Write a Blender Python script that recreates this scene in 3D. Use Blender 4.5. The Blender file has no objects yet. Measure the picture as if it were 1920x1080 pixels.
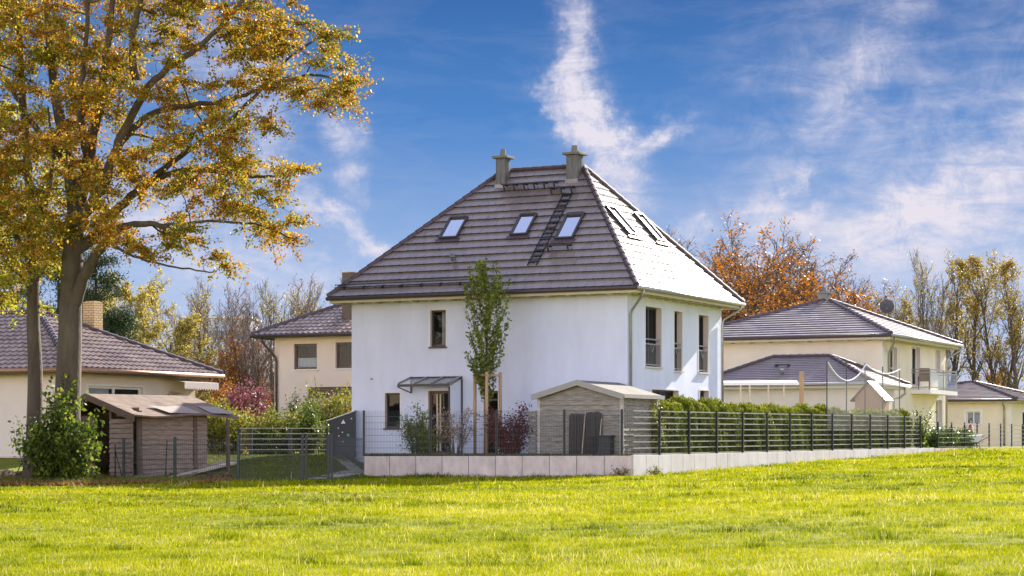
import bpy, math, random
import numpy as np
from mathutils import Vector, Matrix

# ------------------------------------------------------------------ camera, sky, sun, exposure
S = bpy.context.scene
C = S.collection
F = 3800.0                      # focal length in 1920-px units
EYE = 1.6
cd = bpy.data.cameras.new('camera'); cam = bpy.data.objects.new('camera', cd); C.objects.link(cam)
cam.location = (0, 0, EYE); cam.rotation_euler = (math.radians(90), 0, 0)
cd.sensor_width = 36; cd.lens = 36 * F / 1920; cd.shift_y = (824 - 540) / 1920
cd.clip_start = 0.5; cd.clip_end = 6000
S.camera = cam
S.view_settings.view_transform = 'Standard'; S.view_settings.look = 'None'
S.view_settings.exposure = 1.75; S.view_settings.gamma = 1
SUN_AZ, SUN_EL = 33.0, 28.0     # azimuth from +Y towards +X
sd = bpy.data.lights.new('sun', 'SUN'); sun = bpy.data.objects.new('sun', sd); C.objects.link(sun)
sd.energy = 4.2; sd.angle = math.radians(0.6); sd.color = (1, .93, .82)
sv = Vector((math.sin(math.radians(SUN_AZ)) * math.cos(math.radians(SUN_EL)),
             math.cos(math.radians(SUN_AZ)) * math.cos(math.radians(SUN_EL)), math.sin(math.radians(SUN_EL))))
sun.rotation_euler = sv.to_track_quat('Z', 'Y').to_euler(); sun.location = (40, 40, 60)

W = bpy.data.worlds.new('World'); S.world = W; W.use_nodes = True
nt = W.node_tree; nt.nodes.clear()
def N(t, **k):
    n = nt.nodes.new(t)
    for a, b in k.items(): setattr(n, a, b)
    return n
def mth(op, a, b=None, c=None, clamp=False):
    n = N('ShaderNodeMath', operation=op); n.use_clamp = clamp
    for i, v in enumerate((a, b, c)):
        if v is None: continue
        if isinstance(v, (int, float)): n.inputs[i].default_value = v
        else: nt.links.new(v, n.inputs[i])
    return n.outputs[0]
def build_world():
    L = nt.links.new
    out = N('ShaderNodeOutputWorld'); bg = N('ShaderNodeBackground'); L(bg.outputs[0], out.inputs[0])
    sky = N('ShaderNodeTexSky'); sky.sky_type = 'NISHITA'; sky.sun_disc = False
    sky.sun_elevation = math.radians(SUN_EL); sky.sun_rotation = math.radians(SUN_AZ)
    sky.air_density = 1.0; sky.dust_density = 0.3; sky.ozone_density = 3.0; sky.altitude = 500
    tc = N('ShaderNodeTexCoord'); sx = N('ShaderNodeSeparateXYZ'); L(tc.outputs['Generated'], sx.inputs[0])
    az = mth('ARCTAN2', sx.outputs[0], sx.outputs[1]); el = mth('ARCSINE', sx.outputs[2])
    U = mth('MULTIPLY_ADD', az, 3.8, .96); V = mth('MULTIPLY_ADD', el, -3.8, .824)
    # clear blue of the lower sky in front; overhead and behind, Nishita sky warmed and brightened as added fill
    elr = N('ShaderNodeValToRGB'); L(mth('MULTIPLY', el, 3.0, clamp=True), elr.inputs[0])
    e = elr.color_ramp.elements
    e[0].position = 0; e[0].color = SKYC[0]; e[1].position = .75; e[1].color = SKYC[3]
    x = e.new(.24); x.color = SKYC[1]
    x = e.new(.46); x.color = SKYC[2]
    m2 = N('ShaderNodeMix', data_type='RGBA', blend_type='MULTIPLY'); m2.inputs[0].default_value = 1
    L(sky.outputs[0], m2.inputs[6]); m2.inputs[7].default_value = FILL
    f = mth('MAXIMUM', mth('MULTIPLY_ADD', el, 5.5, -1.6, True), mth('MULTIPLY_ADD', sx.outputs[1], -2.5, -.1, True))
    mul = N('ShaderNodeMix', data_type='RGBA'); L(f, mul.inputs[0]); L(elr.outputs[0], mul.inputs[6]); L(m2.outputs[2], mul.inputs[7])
    # warp
    cv = N('ShaderNodeCombineXYZ'); L(U, cv.inputs[0]); L(V, cv.inputs[1])
    nw = N('ShaderNodeTexNoise'); nw.inputs['Scale'].default_value = 9; nw.inputs['Detail'].default_value = 9; nw.inputs['Roughness'].default_value = .68
    L(cv.outputs[0], nw.inputs['Vector'])
    sp = N('ShaderNodeSeparateColor'); L(nw.outputs['Color'], sp.inputs[0])
    Uw = mth('ADD', U, mth('MULTIPLY', mth('SUBTRACT', sp.outputs[0], .5), .16))
    Vw = mth('ADD', V, mth('MULTIPLY', mth('SUBTRACT', sp.outputs[1], .5), .16))
    tot = None
    for (cu, cvv, a, b, th, st) in CLOUDS:
        c_, s_ = math.cos(math.radians(th)), math.sin(math.radians(th))
        du = mth('SUBTRACT', Uw, cu); dv = mth('SUBTRACT', Vw, cvv)
        p = mth('ADD', mth('MULTIPLY', du, c_ / a), mth('MULTIPLY', dv, s_ / a))
        q = mth('ADD', mth('MULTIPLY', du, -s_ / b), mth('MULTIPLY', dv, c_ / b))
        r2 = mth('ADD', mth('MULTIPLY', p, p), mth('MULTIPLY', q, q))
        g = mth('MULTIPLY', mth('POWER', 2.718, mth('MULTIPLY', r2, -1)), st)
        tot = g if tot is None else mth('ADD', tot, g)
    # wispy detail, stretched on the diagonal
    mp = N('ShaderNodeMapping'); L(cv.outputs[0], mp.inputs[0])
    mp.inputs['Rotation'].default_value = (0, 0, math.radians(48)); mp.inputs['Scale'].default_value = (3, 12, 1)
    n2 = N('ShaderNodeTexNoise'); n2.inputs['Scale'].default_value = 1.6; n2.inputs['Detail'].default_value = 9; n2.inputs['Roughness'].default_value = .62; n2.inputs['Distortion'].default_value = .6
    L(mp.outputs[0], n2.inputs['Vector'])
    n3 = N('ShaderNodeTexNoise'); n3.inputs['Scale'].default_value = 11; n3.inputs['Detail'].default_value = 10; n3.inputs['Roughness'].default_value = .72; n3.inputs['Distortion'].default_value = .8
    L(cv.outputs[0], n3.inputs['Vector'])
    wi = mth('MULTIPLY_ADD', n2.outputs[0], 1.7, -.38, True)
    wi2 = mth('MULTIPLY_ADD', n3.outputs[0], 1.9, -.4, True)
    w = mth('MULTIPLY_ADD', mth('MULTIPLY', wi, wi2), .9, mth('MULTIPLY', mth('ADD', wi, wi2), .42))
    veil = mth('MULTIPLY', mth('MULTIPLY_ADD', n2.outputs[0], 2.2, -1.0, True), .12)
    d0 = mth('MULTIPLY', tot, w); d1 = N('ShaderNodeMapRange', interpolation_type='SMOOTHSTEP'); L(d0, d1.inputs[0]); d1.inputs[1].default_value = .0; d1.inputs[2].default_value = 1.15
    den = mth('ADD', mth('MULTIPLY_ADD', d1.outputs[0], .75, mth('MULTIPLY', d0, .25)), veil, clamp=True)
    # only above the horizon
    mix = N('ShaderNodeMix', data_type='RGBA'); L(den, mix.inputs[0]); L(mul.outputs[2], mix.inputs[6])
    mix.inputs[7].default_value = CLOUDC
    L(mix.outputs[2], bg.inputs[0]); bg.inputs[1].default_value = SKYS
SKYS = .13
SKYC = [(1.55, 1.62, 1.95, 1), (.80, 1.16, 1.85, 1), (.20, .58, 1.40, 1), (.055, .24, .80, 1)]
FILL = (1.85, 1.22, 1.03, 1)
CLOUDC = (1.85, 1.76, 1.98, 1)
CLOUDS = [(1.075, .09, .13, .034, 88, .95), (1.10, .235, .10, .052, 80, 1.15), (1.165, .33, .11, .042, 62, .95),
          (1.215, .275, .085, .020, -28, .75), (1.04, .215, .05, .014, 75, .7), (1.13, .20, .035, .02, -40, .5),
          (.65, .27, .05, .03, 20, .8), (.655, .345, .045, .028, 50, .9), (.64, .415, .15, .022, 35, 1.0),
          (.50, .24, .12, .05, 70, .9), (.40, .10, .16, .08, 20, .6), (.52, .50, .2, .045, 8, .75), (.30, .40, .2, .1, 0, .6), (.1, .3, .2, .2, 0, .4),
          (1.60, .15, .30, .040, -52, .38), (1.50, .12, .26, .12, -50, .28), (1.78, .20, .42, .20, -30, .36), (1.88, .30, .26, .05, -28, .55), (1.69, .41, .09, .04, -10, .75),
          (1.82, .42, .2, .075, -8, .5), (1.80, .30, .35, .13, -25, .25), (1.49, .345, .05, .012, -48, .6), (1.30, .44, .03, .03, 0, .7), (1.50, .42, .09, .035, 10, .6), (1.42, .45, .06, .05, 0, .5),
          (1.7, .52, .4, .08, 0, .6), (.45, .60, .3, .07, 0, .5)]
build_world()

# ------------------------------------------------------------------ helpers
def P(px, py, Y): return Vector(((px - 960) / F * Y, Y, EYE + (824 - py) / F * Y))
def gz(x, y):
    x = np.asarray(x, float); y = np.asarray(y, float)
    b = np.clip(.0106 * (y - 24), 0, 1.0) + .016 * np.clip(x, 0, 25) + .004 * np.clip(x, -25, 0)
    t = np.clip((y - 61) / 9, 0, 1); t = t * t * (3 - 2 * t)
    sxx = np.clip((-4.4 - x) / 1.5, 0, 1)
    b = b + .55 * t * sxx
    b = b + .02 * np.sin(x * .9 + y * .35) * np.sin(y * .6 - x * .2) * np.clip((y - 15) / 10, 0, 1)
    return np.minimum(b, 1.22)
def G(x, y): return float(gz(x, y))

class MB:
    def __init__(s): s.v = []; s.f = []; s.uv = []
    def quad(s, *p, uv=None):
        b = len(s.v); s.v += [tuple(q) for q in p]; s.f.append(tuple(range(b, b + len(p)))); s.uv.append(uv)
    def box(s, x0, x1, y0, y1, z0, z1):
        s.obox([(x0, y0, z0), (x1, y0, z0), (x1, y1, z0), (x0, y1, z0), (x0, y0, z1), (x1, y0, z1), (x1, y1, z1), (x0, y1, z1)])
    def obox(s, c):
        b = len(s.v); s.v += [tuple(q) for q in c]
        for f in ((3, 2, 1, 0), (4, 5, 6, 7), (0, 1, 5, 4), (1, 2, 6, 5), (2, 3, 7, 6), (3, 0, 4, 7)):
            s.f.append(tuple(b + i for i in f)); s.uv.append(None)
    def bar(s, p0, p1, w, h, up=(0, 0, 1)):
        p0 = Vector(p0); p1 = Vector(p1); d = (p1 - p0).normalized(); up = Vector(up)
        if abs(d.dot(up)) > .99: up = Vector((1, 0, 0))
        a = d.cross(up).normalized() * w / 2; b = a.cross(d).normalized() * h / 2
        s.obox([p0 - a - b, p0 + a - b, p1 + a - b, p1 - a - b, p0 - a + b, p0 + a + b, p1 + a + b, p1 - a + b])
    def tube(s, pts, r, n=8, cap=True):
        pts = [Vector(p) for p in pts]; m = len(pts)
        if not hasattr(r, '__len__'): r = [r] * m
        b = len(s.v); prev = None
        for i, p in enumerate(pts):
            d = (pts[min(i + 1, m - 1)] - pts[max(i - 1, 0)])
            d = d.normalized() if d.length > 1e-9 else Vector((0, 0, 1))
            if prev is None:
                a = d.orthogonal().normalized()
            else:
                a = prev - d * prev.dot(d); a = a.normalized() if a.length > 1e-6 else d.orthogonal().normalized()
            prev = a; c = d.cross(a)
            for k in range(n):
                t = 2 * math.pi * k / n
                s.v.append(tuple(p + (a * math.cos(t) + c * math.sin(t)) * r[i]))
        for i in range(m - 1):
            for k in range(n):
                k2 = (k + 1) % n
                s.f.append((b + i * n + k, b + i * n + k2, b + (i + 1) * n + k2, b + (i + 1) * n + k)); s.uv.append(None)
        if cap:
            s.f.append(tuple(b + k for k in reversed(range(n)))); s.uv.append(None)
            s.f.append(tuple(b + (m - 1) * n + k for k in range(n))); s.uv.append(None)
    def build(s, name, mat, parent=None, smooth=False, bevel=0):
        me = bpy.data.meshes.new(name); me.from_pydata(s.v, [], s.f); me.materials.append(mat)
        if any(u is not None for u in s.uv):
            l = me.uv_layers.new(name='UVMap'); i = 0
            for f, u in zip(s.f, s.uv):
                for k in range(len(f)):
                    if u is not None: l.data[i].uv = u[k]
                    i += 1
        if smooth: me.polygons.foreach_set('use_smooth', [True] * len(me.polygons))
        o = bpy.data.objects.new(name, me); C.objects.link(o)
        if parent: o.parent = parent
        if bevel:
            m = o.modifiers.new('bevel', 'BEVEL'); m.width = bevel; m.segments = 2; m.limit_method = 'ANGLE'
        return o
def npmesh(name, V, Q, mat, parent=None, tint=None):
    me = bpy.data.meshes.new(name); V = np.ascontiguousarray(V, np.float32); Q = np.ascontiguousarray(Q, np.int32)
    k = Q.shape[1]; me.vertices.add(len(V)); me.vertices.foreach_set('co', V.ravel())
    me.loops.add(Q.size); me.loops.foreach_set('vertex_index', Q.ravel())
    me.polygons.add(len(Q)); me.polygons.foreach_set('loop_start', np.arange(0, Q.size, k, dtype=np.int32))
    me.update(calc_edges=True); me.validate()
    if tint is not None:
        a = me.attributes.new('tint', 'FLOAT', 'POINT'); a.data.foreach_set('value', np.ascontiguousarray(tint, np.float32))
    me.materials.append(mat)
    o = bpy.data.objects.new(name, me); C.objects.link(o)
    if parent: o.parent = parent
    return o
def tag(o, label, cat, group=None):
    o['label'] = label; o['category'] = cat
    if group: o['group'] = group
    return o
def thing(name, loc, label, cat, rz=0, group=None):
    o = bpy.data.objects.new(name, None); C.objects.link(o); o.location = loc; o.rotation_euler = (0, 0, rz)
    o.empty_display_size = .2
    return tag(o, label, cat, group)
def copy_tree(o, parent=None):
    c = o.copy(); C.objects.link(c)
    if parent: c.parent = parent
    for ch in list(o.children): copy_tree(ch, c)
    return c

# ------------------------------------------------------------------ materials
def newmat(name):
    m = bpy.data.materials.new(name); m.use_nodes = True; t = m.node_tree; t.nodes.clear()
    o = t.nodes.new('ShaderNodeOutputMaterial'); return m, t, o
def plain(name, col, rough=.6, metal=0, var=.12, scale=6, bump=0, bscale=60, spec=.5, col2=None, stretch=None):
    m, t, o = newmat(name); b = t.nodes.new('ShaderNodeBsdfPrincipled'); t.links.new(b.outputs[0], o.inputs[0])
    b.inputs['Roughness'].default_value = rough; b.inputs['Metallic'].default_value = metal; b.inputs['Specular IOR Level'].default_value = spec
    tc = t.nodes.new('ShaderNodeTexCoord'); src = tc.outputs['Object']
    if stretch:
        mp = t.nodes.new('ShaderNodeMapping'); mp.inputs['Scale'].default_value = stretch; t.links.new(src, mp.inputs[0]); src = mp.outputs[0]
    n = t.nodes.new('ShaderNodeTexNoise'); n.inputs['Scale'].default_value = scale; n.inputs['Detail'].default_value = 6; n.inputs['Roughness'].default_value = .65
    t.links.new(src, n.inputs['Vector'])
    r = t.nodes.new('ShaderNodeValToRGB'); c = np.array(col); c2 = np.array(col2) if col2 is not None else np.clip(c * (1 + var), 0, 1)
    c1 = c * (1 - var) if col2 is None else c
    r.color_ramp.elements[0].position = .3; r.color_ramp.elements[1].position = .7
    r.color_ramp.elements[0].color = (*c1, 1); r.color_ramp.elements[1].color = (*c2, 1)
    t.links.new(n.outputs[0], r.inputs[0]); t.links.new(r.outputs[0], b.inputs['Base Color'])
    if bump:
        n2 = t.nodes.new('ShaderNodeTexNoise'); n2.inputs['Scale'].default_value = bscale; n2.inputs['Detail'].default_value = 4
        t.links.new(src, n2.inputs['Vector'])
        bp = t.nodes.new('ShaderNodeBump'); bp.inputs['Strength'].default_value = bump; bp.inputs['Distance'].default_value = .02
        t.links.new(n2.outputs[0], bp.inputs['Height']); t.links.new(bp.outputs[0], b.inputs['Normal'])
    return m
def tilemat(name, c1, c2, rough, spec=.5):
    m, t, o = newmat(name); b = t.nodes.new('ShaderNodeBsdfPrincipled'); t.links.new(b.outputs[0], o.inputs[0])
    b.inputs['Specular IOR Level'].default_value = spec
    uv = t.nodes.new('ShaderNodeUVMap'); fl = t.nodes.new('ShaderNodeVectorMath'); fl.operation = 'FLOOR'; t.links.new(uv.outputs[0], fl.inputs[0])
    wn = t.nodes.new('ShaderNodeTexWhiteNoise'); wn.noise_dimensions = '2D'; t.links.new(fl.outputs[0], wn.inputs['Vector'])
    tc = t.nodes.new('ShaderNodeTexCoord'); n = t.nodes.new('ShaderNodeTexNoise'); n.inputs['Scale'].default_value = 1.1; n.inputs['Detail'].default_value = 8; n.inputs['Roughness'].default_value = .7
    t.links.new(tc.outputs['Object'], n.inputs['Vector'])
    mx = t.nodes.new('ShaderNodeMath'); mx.operation = 'MULTIPLY_ADD'; t.links.new(wn.outputs[0], mx.inputs[0]); mx.inputs[1].default_value = .3
    t.links.new(n.outputs[0], mx.inputs[2])
    r = t.nodes.new('ShaderNodeValToRGB'); r.color_ramp.elements[0].position = .4; r.color_ramp.elements[1].position = 1.0
    r.color_ramp.elements[0].color = (*c1, 1); r.color_ramp.elements[1].color = (*c2, 1)
    t.links.new(mx.outputs[0], r.inputs[0]); t.links.new(r.outputs[0], b.inputs['Base Color'])
    rr = t.nodes.new('ShaderNodeMath'); rr.operation = 'MULTIPLY_ADD'; t.links.new(wn.outputs[0], rr.inputs[0]); rr.inputs[1].default_value = .1; rr.inputs[2].default_value = rough
    t.links.new(rr.outputs[0], b.inputs['Roughness'])
    return m
def leafmat(name, stops, trans=.5, rough=.5, nscale=.5, namt=.5, spec=.15):
    """stops: colour ramp over the leaf's own tint and a slow variation through the crown"""
    m, t, o = newmat(name)
    a = t.nodes.new('ShaderNodeAttribute'); a.attribute_name = 'tint'
    tc = t.nodes.new('ShaderNodeTexCoord'); n = t.nodes.new('ShaderNodeTexNoise'); n.inputs['Scale'].default_value = nscale; n.inputs['Detail'].default_value = 3
    t.links.new(tc.outputs['Object'], n.inputs['Vector'])
    s1 = t.nodes.new('ShaderNodeMath'); s1.operation = 'MULTIPLY_ADD'; t.links.new(n.outputs[0], s1.inputs[0]); s1.inputs[1].default_value = namt * 2; s1.inputs[2].default_value = -namt
    s2 = t.nodes.new('ShaderNodeMath'); s2.operation = 'ADD'; t.links.new(a.outputs['Fac'], s2.inputs[0]); t.links.new(s1.outputs[0], s2.inputs[1])
    r = t.nodes.new('ShaderNodeValToRGB'); e = r.color_ramp.elements
    for i, (p, c) in enumerate(stops):
        x = e[i] if i < 2 else e.new(p)
        x.position = p; x.color = (*c, 1)
    t.links.new(s2.outputs[0], r.inputs[0])
    d = t.nodes.new('ShaderNodeBsdfPrincipled'); d.inputs['Roughness'].default_value = rough; d.inputs['Specular IOR Level'].default_value = spec
    tr = t.nodes.new('ShaderNodeBsdfTranslucent'); mx = t.nodes.new('ShaderNodeMixShader'); mx.inputs[0].default_value = trans
    t.links.new(r.outputs[0], d.inputs['Base Color']); t.links.new(r.outputs[0], tr.inputs[0])
    t.links.new(d.outputs[0], mx.inputs[1]); t.links.new(tr.outputs[0], mx.inputs[2]); t.links.new(mx.outputs[0], o.inputs[0])
    return m
def glassmat(name, refl=.35, tintc=(.75, .8, .8), fm=.8):
    m, t, o = newmat(name); g = t.nodes.new('ShaderNodeBsdfGlossy'); g.inputs['Roughness'].default_value = .03; g.inputs[0].default_value = (.9, .93, .95, 1)
    tr = t.nodes.new('ShaderNodeBsdfTransparent'); tr.inputs[0].default_value = (*tintc, 1)
    fr = t.nodes.new('ShaderNodeFresnel'); fr.inputs[0].default_value = 1.5
    ma = t.nodes.new('ShaderNodeMath'); ma.operation = 'MULTIPLY_ADD'; t.links.new(fr.outputs[0], ma.inputs[0]); ma.inputs[1].default_value = fm; ma.inputs[2].default_value = refl; ma.use_clamp = True
    mx = t.nodes.new('ShaderNodeMixShader'); t.links.new(ma.outputs[0], mx.inputs[0]); t.links.new(tr.outputs[0], mx.inputs[1]); t.links.new(g.outputs[0], mx.inputs[2])
    t.links.new(mx.outputs[0], o.inputs[0]); return m
def brickmat(name):
    m, t, o = newmat(name); b = t.nodes.new('ShaderNodeBsdfPrincipled'); t.links.new(b.outputs[0], o.inputs[0]); b.inputs['Roughness'].default_value = .85
    tc = t.nodes.new('ShaderNodeTexCoord'); sp = t.nodes.new('ShaderNodeSeparateXYZ'); t.links.new(tc.outputs['Object'], sp.inputs[0])
    ad = t.nodes.new('ShaderNodeMath'); t.links.new(sp.outputs[0], ad.inputs[0]); t.links.new(sp.outputs[1], ad.inputs[1])
    cb = t.nodes.new('ShaderNodeCombineXYZ'); t.links.new(ad.outputs[0], cb.inputs[0]); t.links.new(sp.outputs[2], cb.inputs[1])
    br = t.nodes.new('ShaderNodeTexBrick'); t.links.new(cb.outputs[0], br.inputs['Vector']); br.inputs['Scale'].default_value = 1
    br.inputs['Brick Width'].default_value = .25; br.inputs['Row Height'].default_value = .09; br.inputs['Mortar Size'].default_value = .012
    br.inputs['Color1'].default_value = (.55, .38, .16, 1); br.inputs['Color2'].default_value = (.62, .46, .22, 1); br.inputs['Mortar'].default_value = (.22, .15, .09, 1)
    t.links.new(br.outputs[0], b.inputs['Base Color']); return m
def netmat(name, col, alpha):
    m, t, o = newmat(name); d = t.nodes.new('ShaderNodeBsdfDiffuse'); d.inputs[0].default_value = (*col, 1)
    tr = t.nodes.new('ShaderNodeBsdfTransparent'); mx = t.nodes.new('ShaderNodeMixShader'); mx.inputs[0].default_value = alpha
    t.links.new(tr.outputs[0], mx.inputs[1]); t.links.new(d.outputs[0], mx.inputs[2]); t.links.new(mx.outputs[0], o.inputs[0]); return m

M = {}
M['plaster'] = plain('pale_blue_plaster', (.68, .715, .83), .9, var=.075, scale=.8, bump=.5, bscale=90, spec=.2, stretch=(1.6, 1.6, .5))
M['white'] = plain('white_paint', (.74, .71, .68), .6, var=.05, scale=4)
M['reveal'] = plain('beige_reveal', (.62, .54, .50), .8, var=.05, scale=4)
M['cream'] = plain('cream_plaster', (.76, .675, .52), .9, var=.07, scale=.9, bump=.2, bscale=70, spec=.2)
M['yellow'] = plain('yellow_plaster', (.75, .655, .47), .9, var=.07, scale=.9, bump=.2, bscale=70, spec=.2)
M['peach'] = plain('peach_plaster', (.70, .57, .45), .9, var=.05, scale=.8, bump=.2, bscale=70, spec=.2)
M['bung'] = plain('bungalow_plaster', (.72, .62, .53), .9, var=.05, scale=.8, bump=.2, bscale=70, spec=.2)
M['fascia'] = plain('cream_fascia_wood', (.56, .49, .33), .6, var=.06, scale=3)
M['soffit'] = plain('eave_boards', (.50, .46, .33), .7, var=.08, scale=4)
M['tile'] = tilemat('dark_brown_tile', (.205, .165, .145), (.30, .25, .22), .20, .42)
M['tilegrey'] = tilemat('grey_flat_tile', (.34, .30, .295), (.50, .45, .45), .34, .5)
M['garagetile'] = tilemat('mauve_grey_tile', (.24, .195, .18), (.33, .27, .255), .5, .4)
M['pantile'] = tilemat('brown_pantile', (.20, .142, .11), (.43, .335, .265), .33, .5)
M['cap'] = plain('ridge_cap_tile', (.075, .05, .05), .45, var=.25, scale=5)
M['gutterdark'] = plain('dark_gutter', (.07, .05, .045), .45, .3, var=.1)
M['zinc'] = plain('zinc_metal', (.34, .33, .31), .38, .7, var=.15, scale=5)
M['chimcap'] = plain('chimney_concrete', (.20, .175, .14), .85, var=.15)
M['zincbright'] = plain('chimney_sheet_metal', (.17, .165, .15), .5, .4, var=.2, scale=4, stretch=(3, 3, .6))
M['copper'] = plain('brown_copper', (.33, .20, .13), .45, .5, var=.15)
M['dark'] = plain('dark_frame', (.045, .035, .032), .4, var=.1)
M['brownframe'] = plain('brown_window_frame', (.09, .045, .03), .45, var=.15)
M['black'] = plain('anthracite_coat', (.018, .022, .027), .45, .2, var=.15)
M['greenpost'] = plain('green_coated_post', (.015, .035, .03), .4, .2, var=.15)
M['glass'] = glassmat('window_glass', .0, fm=.4)
M['glasssky'] = glassmat('skylight_glass', .8)
M['glassclear'] = glassmat('canopy_glass', .10, (.85, .93, .9))
M['curtain'] = plain('net_curtain', (.50, .50, .52), .9, var=.1, scale=8, stretch=(8, 8, .5))
M['paneshade'] = plain('pane_shade_grey', (.09, .085, .09), .9)
M['concrete'] = plain('concrete_block', (.46, .385, .34), .85, var=.14, scale=2.2, bump=.3, bscale=35, col2=(.70, .59, .53), stretch=(1.6, 1.6, .8))
M['wood_grey'] = plain('weathered_grey_wood', (.27, .24, .20), .8, var=.5, scale=3, stretch=(1, 1, 9), bump=.3, bscale=40)
M['wood_pink'] = plain('faded_brown_wood', (.26, .19, .135), .8, var=.42, scale=3, stretch=(1, 1, 7), bump=.3, bscale=30)
M['wood_dark'] = plain('old_dark_wood', (.12, .085, .055), .85, var=.3, scale=3, stretch=(1, 1, 5))
M['wood_new'] = plain('round_wood', (.42, .26, .13), .7, var=.2, scale=4, stretch=(4, 4, .5))
M['felt'] = plain('old_roofing_felt', (.11, .075, .05), .9, col2=(.23, .16, .11), scale=2.6, bump=.4, bscale=20)
M['feltgrey'] = plain('grey_green_felt', (.13, .12, .10), .9, col2=(.20, .175, .15), scale=2, bump=.3, bscale=30)
M['brick'] = brickmat('yellow_brick')
M['bark'] = plain('beech_bark', (.042, .032, .021), .9, col2=(.12, .092, .058), scale=2.6, stretch=(1, 1, .3), bump=1.0, bscale=16)
M['barkdark'] = plain('dark_bark', (.055, .042, .032), .9, col2=(.12, .09, .065), scale=3)
M['barkgrey'] = plain('grey_twig_bark', (.10, .08, .065), .9, col2=(.17, .13, .11), scale=3)
M['net'] = netmat('ball_net', (.5, .48, .44), .26)
M['wire'] = plain('coated_wire', (.05, .06, .07), .45, .3)
M['rail'] = plain('pale_grey_rail', (.36, .33, .28), .45, .2, var=.1)
M['fabric'] = plain('pale_awning_cloth', (.66, .58, .52), .85, var=.06)
M['chair'] = plain('brown_chair_mesh', (.22, .17, .14), .7)
M['red'] = plain('red_cloth', (.45, .07, .04), .7)
M['lit'] = plain('light_wood', (.55, .44, .31), .6)
M['playwood'] = plain('play_house_wood', (.42, .25, .15), .75, var=.15, stretch=(6, 6, .6))
M['far'] = plain('distant_grey_facade', (.40, .41, .47), .9, var=.08, scale=.3)
M['farwhite'] = plain('distant_white_facade', (.62, .62, .66), .9, var=.05, scale=.4)
M['fardark'] = plain('distant_window_band', (.10, .11, .14), .3)
M['pave'] = plain('paving', (.40, .36, .32), .85, var=.1, scale=3)
M['dish'] = plain('dark_dish', (.05, .045, .045), .45)
# leaves
M['beechleaf'] = leafmat('autumn_beech_leaf', [(.0, (.07, .11, .010)), (1.0, (.36, .12, .015)), (.29, (.23, .23, .02)), (.47, (.45, .34, .03)), (.61, (.50, .26, .022)), (.80, (.38, .15, .018))], .55, .45, .35, .42)
M['beechleaf_y'] = leafmat('yellow_green_beech_leaf', [(.0, (.12, .18, .015)), (1.0, (.50, .22, .03)), (.3, (.32, .34, .03)), (.6, (.55, .45, .06)), (.8, (.55, .35, .04))], .55, .45, .35, .35)
M['orangeleaf'] = leafmat('orange_leaf', [(0, (.22, .10, .02)), (1, (.42, .22, .03)), (.5, (.42, .15, .015))], .4, .5, .3, .3)
M['brownleaf'] = leafmat('brown_leaf', [(0, (.20, .10, .05)), (1, (.38, .20, .07)), (.5, (.26, .13, .05))], .4, .5, .3, .3)
M['yellowleaf'] = leafmat('yellow_leaf', [(0, (.30, .26, .04)), (1, (.50, .34, .05)), (.5, (.46, .38, .08))], .45, .5, .3, .3)
M['oliveleaf'] = leafmat('olive_leaf', [(0, (.14, .12, .025)), (1, (.46, .30, .06)), (.5, (.33, .25, .045))], .4, .5, .25, .35)
M['needle'] = leafmat('pine_needles', [(0, (.025, .045, .015)), (1, (.07, .09, .03)), (.5, (.04, .065, .02))], .15, .6)
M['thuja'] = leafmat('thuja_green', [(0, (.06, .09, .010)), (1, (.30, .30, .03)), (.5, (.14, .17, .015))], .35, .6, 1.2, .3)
M['greenleaf'] = leafmat('dark_green_leaf', [(0, (.03, .07, .012)), (1, (.14, .18, .03)), (.5, (.06, .11, .02))], .35, .35, 1, .2)
M['freshleaf'] = leafmat('fresh_green_leaf', [(0, (.07, .11, .015)), (1, (.38, .38, .06)), (.5, (.18, .23, .035))], .4, .35, 1, .2)
M['limeleaf'] = leafmat('lime_leaf', [(0, (.03, .06, .010)), (1, (.40, .38, .05)), (.45, (.07, .11, .015)), (.75, (.22, .26, .03))], .5, .4, .9, .35)
M['shrubleaf'] = leafmat('mixed_shrub_leaf', [(0, (.10, .13, .02)), (1, (.42, .36, .06)), (.5, (.24, .26, .03))], .4, .5, .6, .35)
M['redleaf'] = leafmat('dark_red_leaf', [(0, (.10, .015, .02)), (1, (.35, .10, .05)), (.5, (.17, .03, .03))], .35, .35, 1, .2)
M['purpleleaf'] = leafmat('purple_barberry_leaf', [(0, (.14, .05, .07)), (1, (.35, .13, .14)), (.5, (.22, .07, .09))], .35, .5, 1, .2)
M['paleleaf'] = leafmat('pale_yellow_leaf', [(0, (.35, .22, .10)), (1, (.60, .50, .26)), (.5, (.48, .32, .17))], .4, .5, 1, .2)
M['litter'] = leafmat('fallen_leaf', [(0, (.12, .07, .025)), (1, (.36, .22, .07)), (.5, (.25, .12, .035))], .2, .7, 1, .2)
M['grass'] = leafmat('meadow_grass_blade', [(0, (.035, .06, .002)), (1, (.60, .50, .24)), (.28, (.115, .16, .001)), (.72, (.375, .38, .002)), (.9, (.50, .44, .01))], .5, .6, .55, .16, .03)
M['lawn'] = leafmat('lawn_blade', [(0, (.06, .09, .015)), (1, (.24, .22, .05)), (.5, (.12, .15, .02))], .35, .5, .8, .2)

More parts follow.
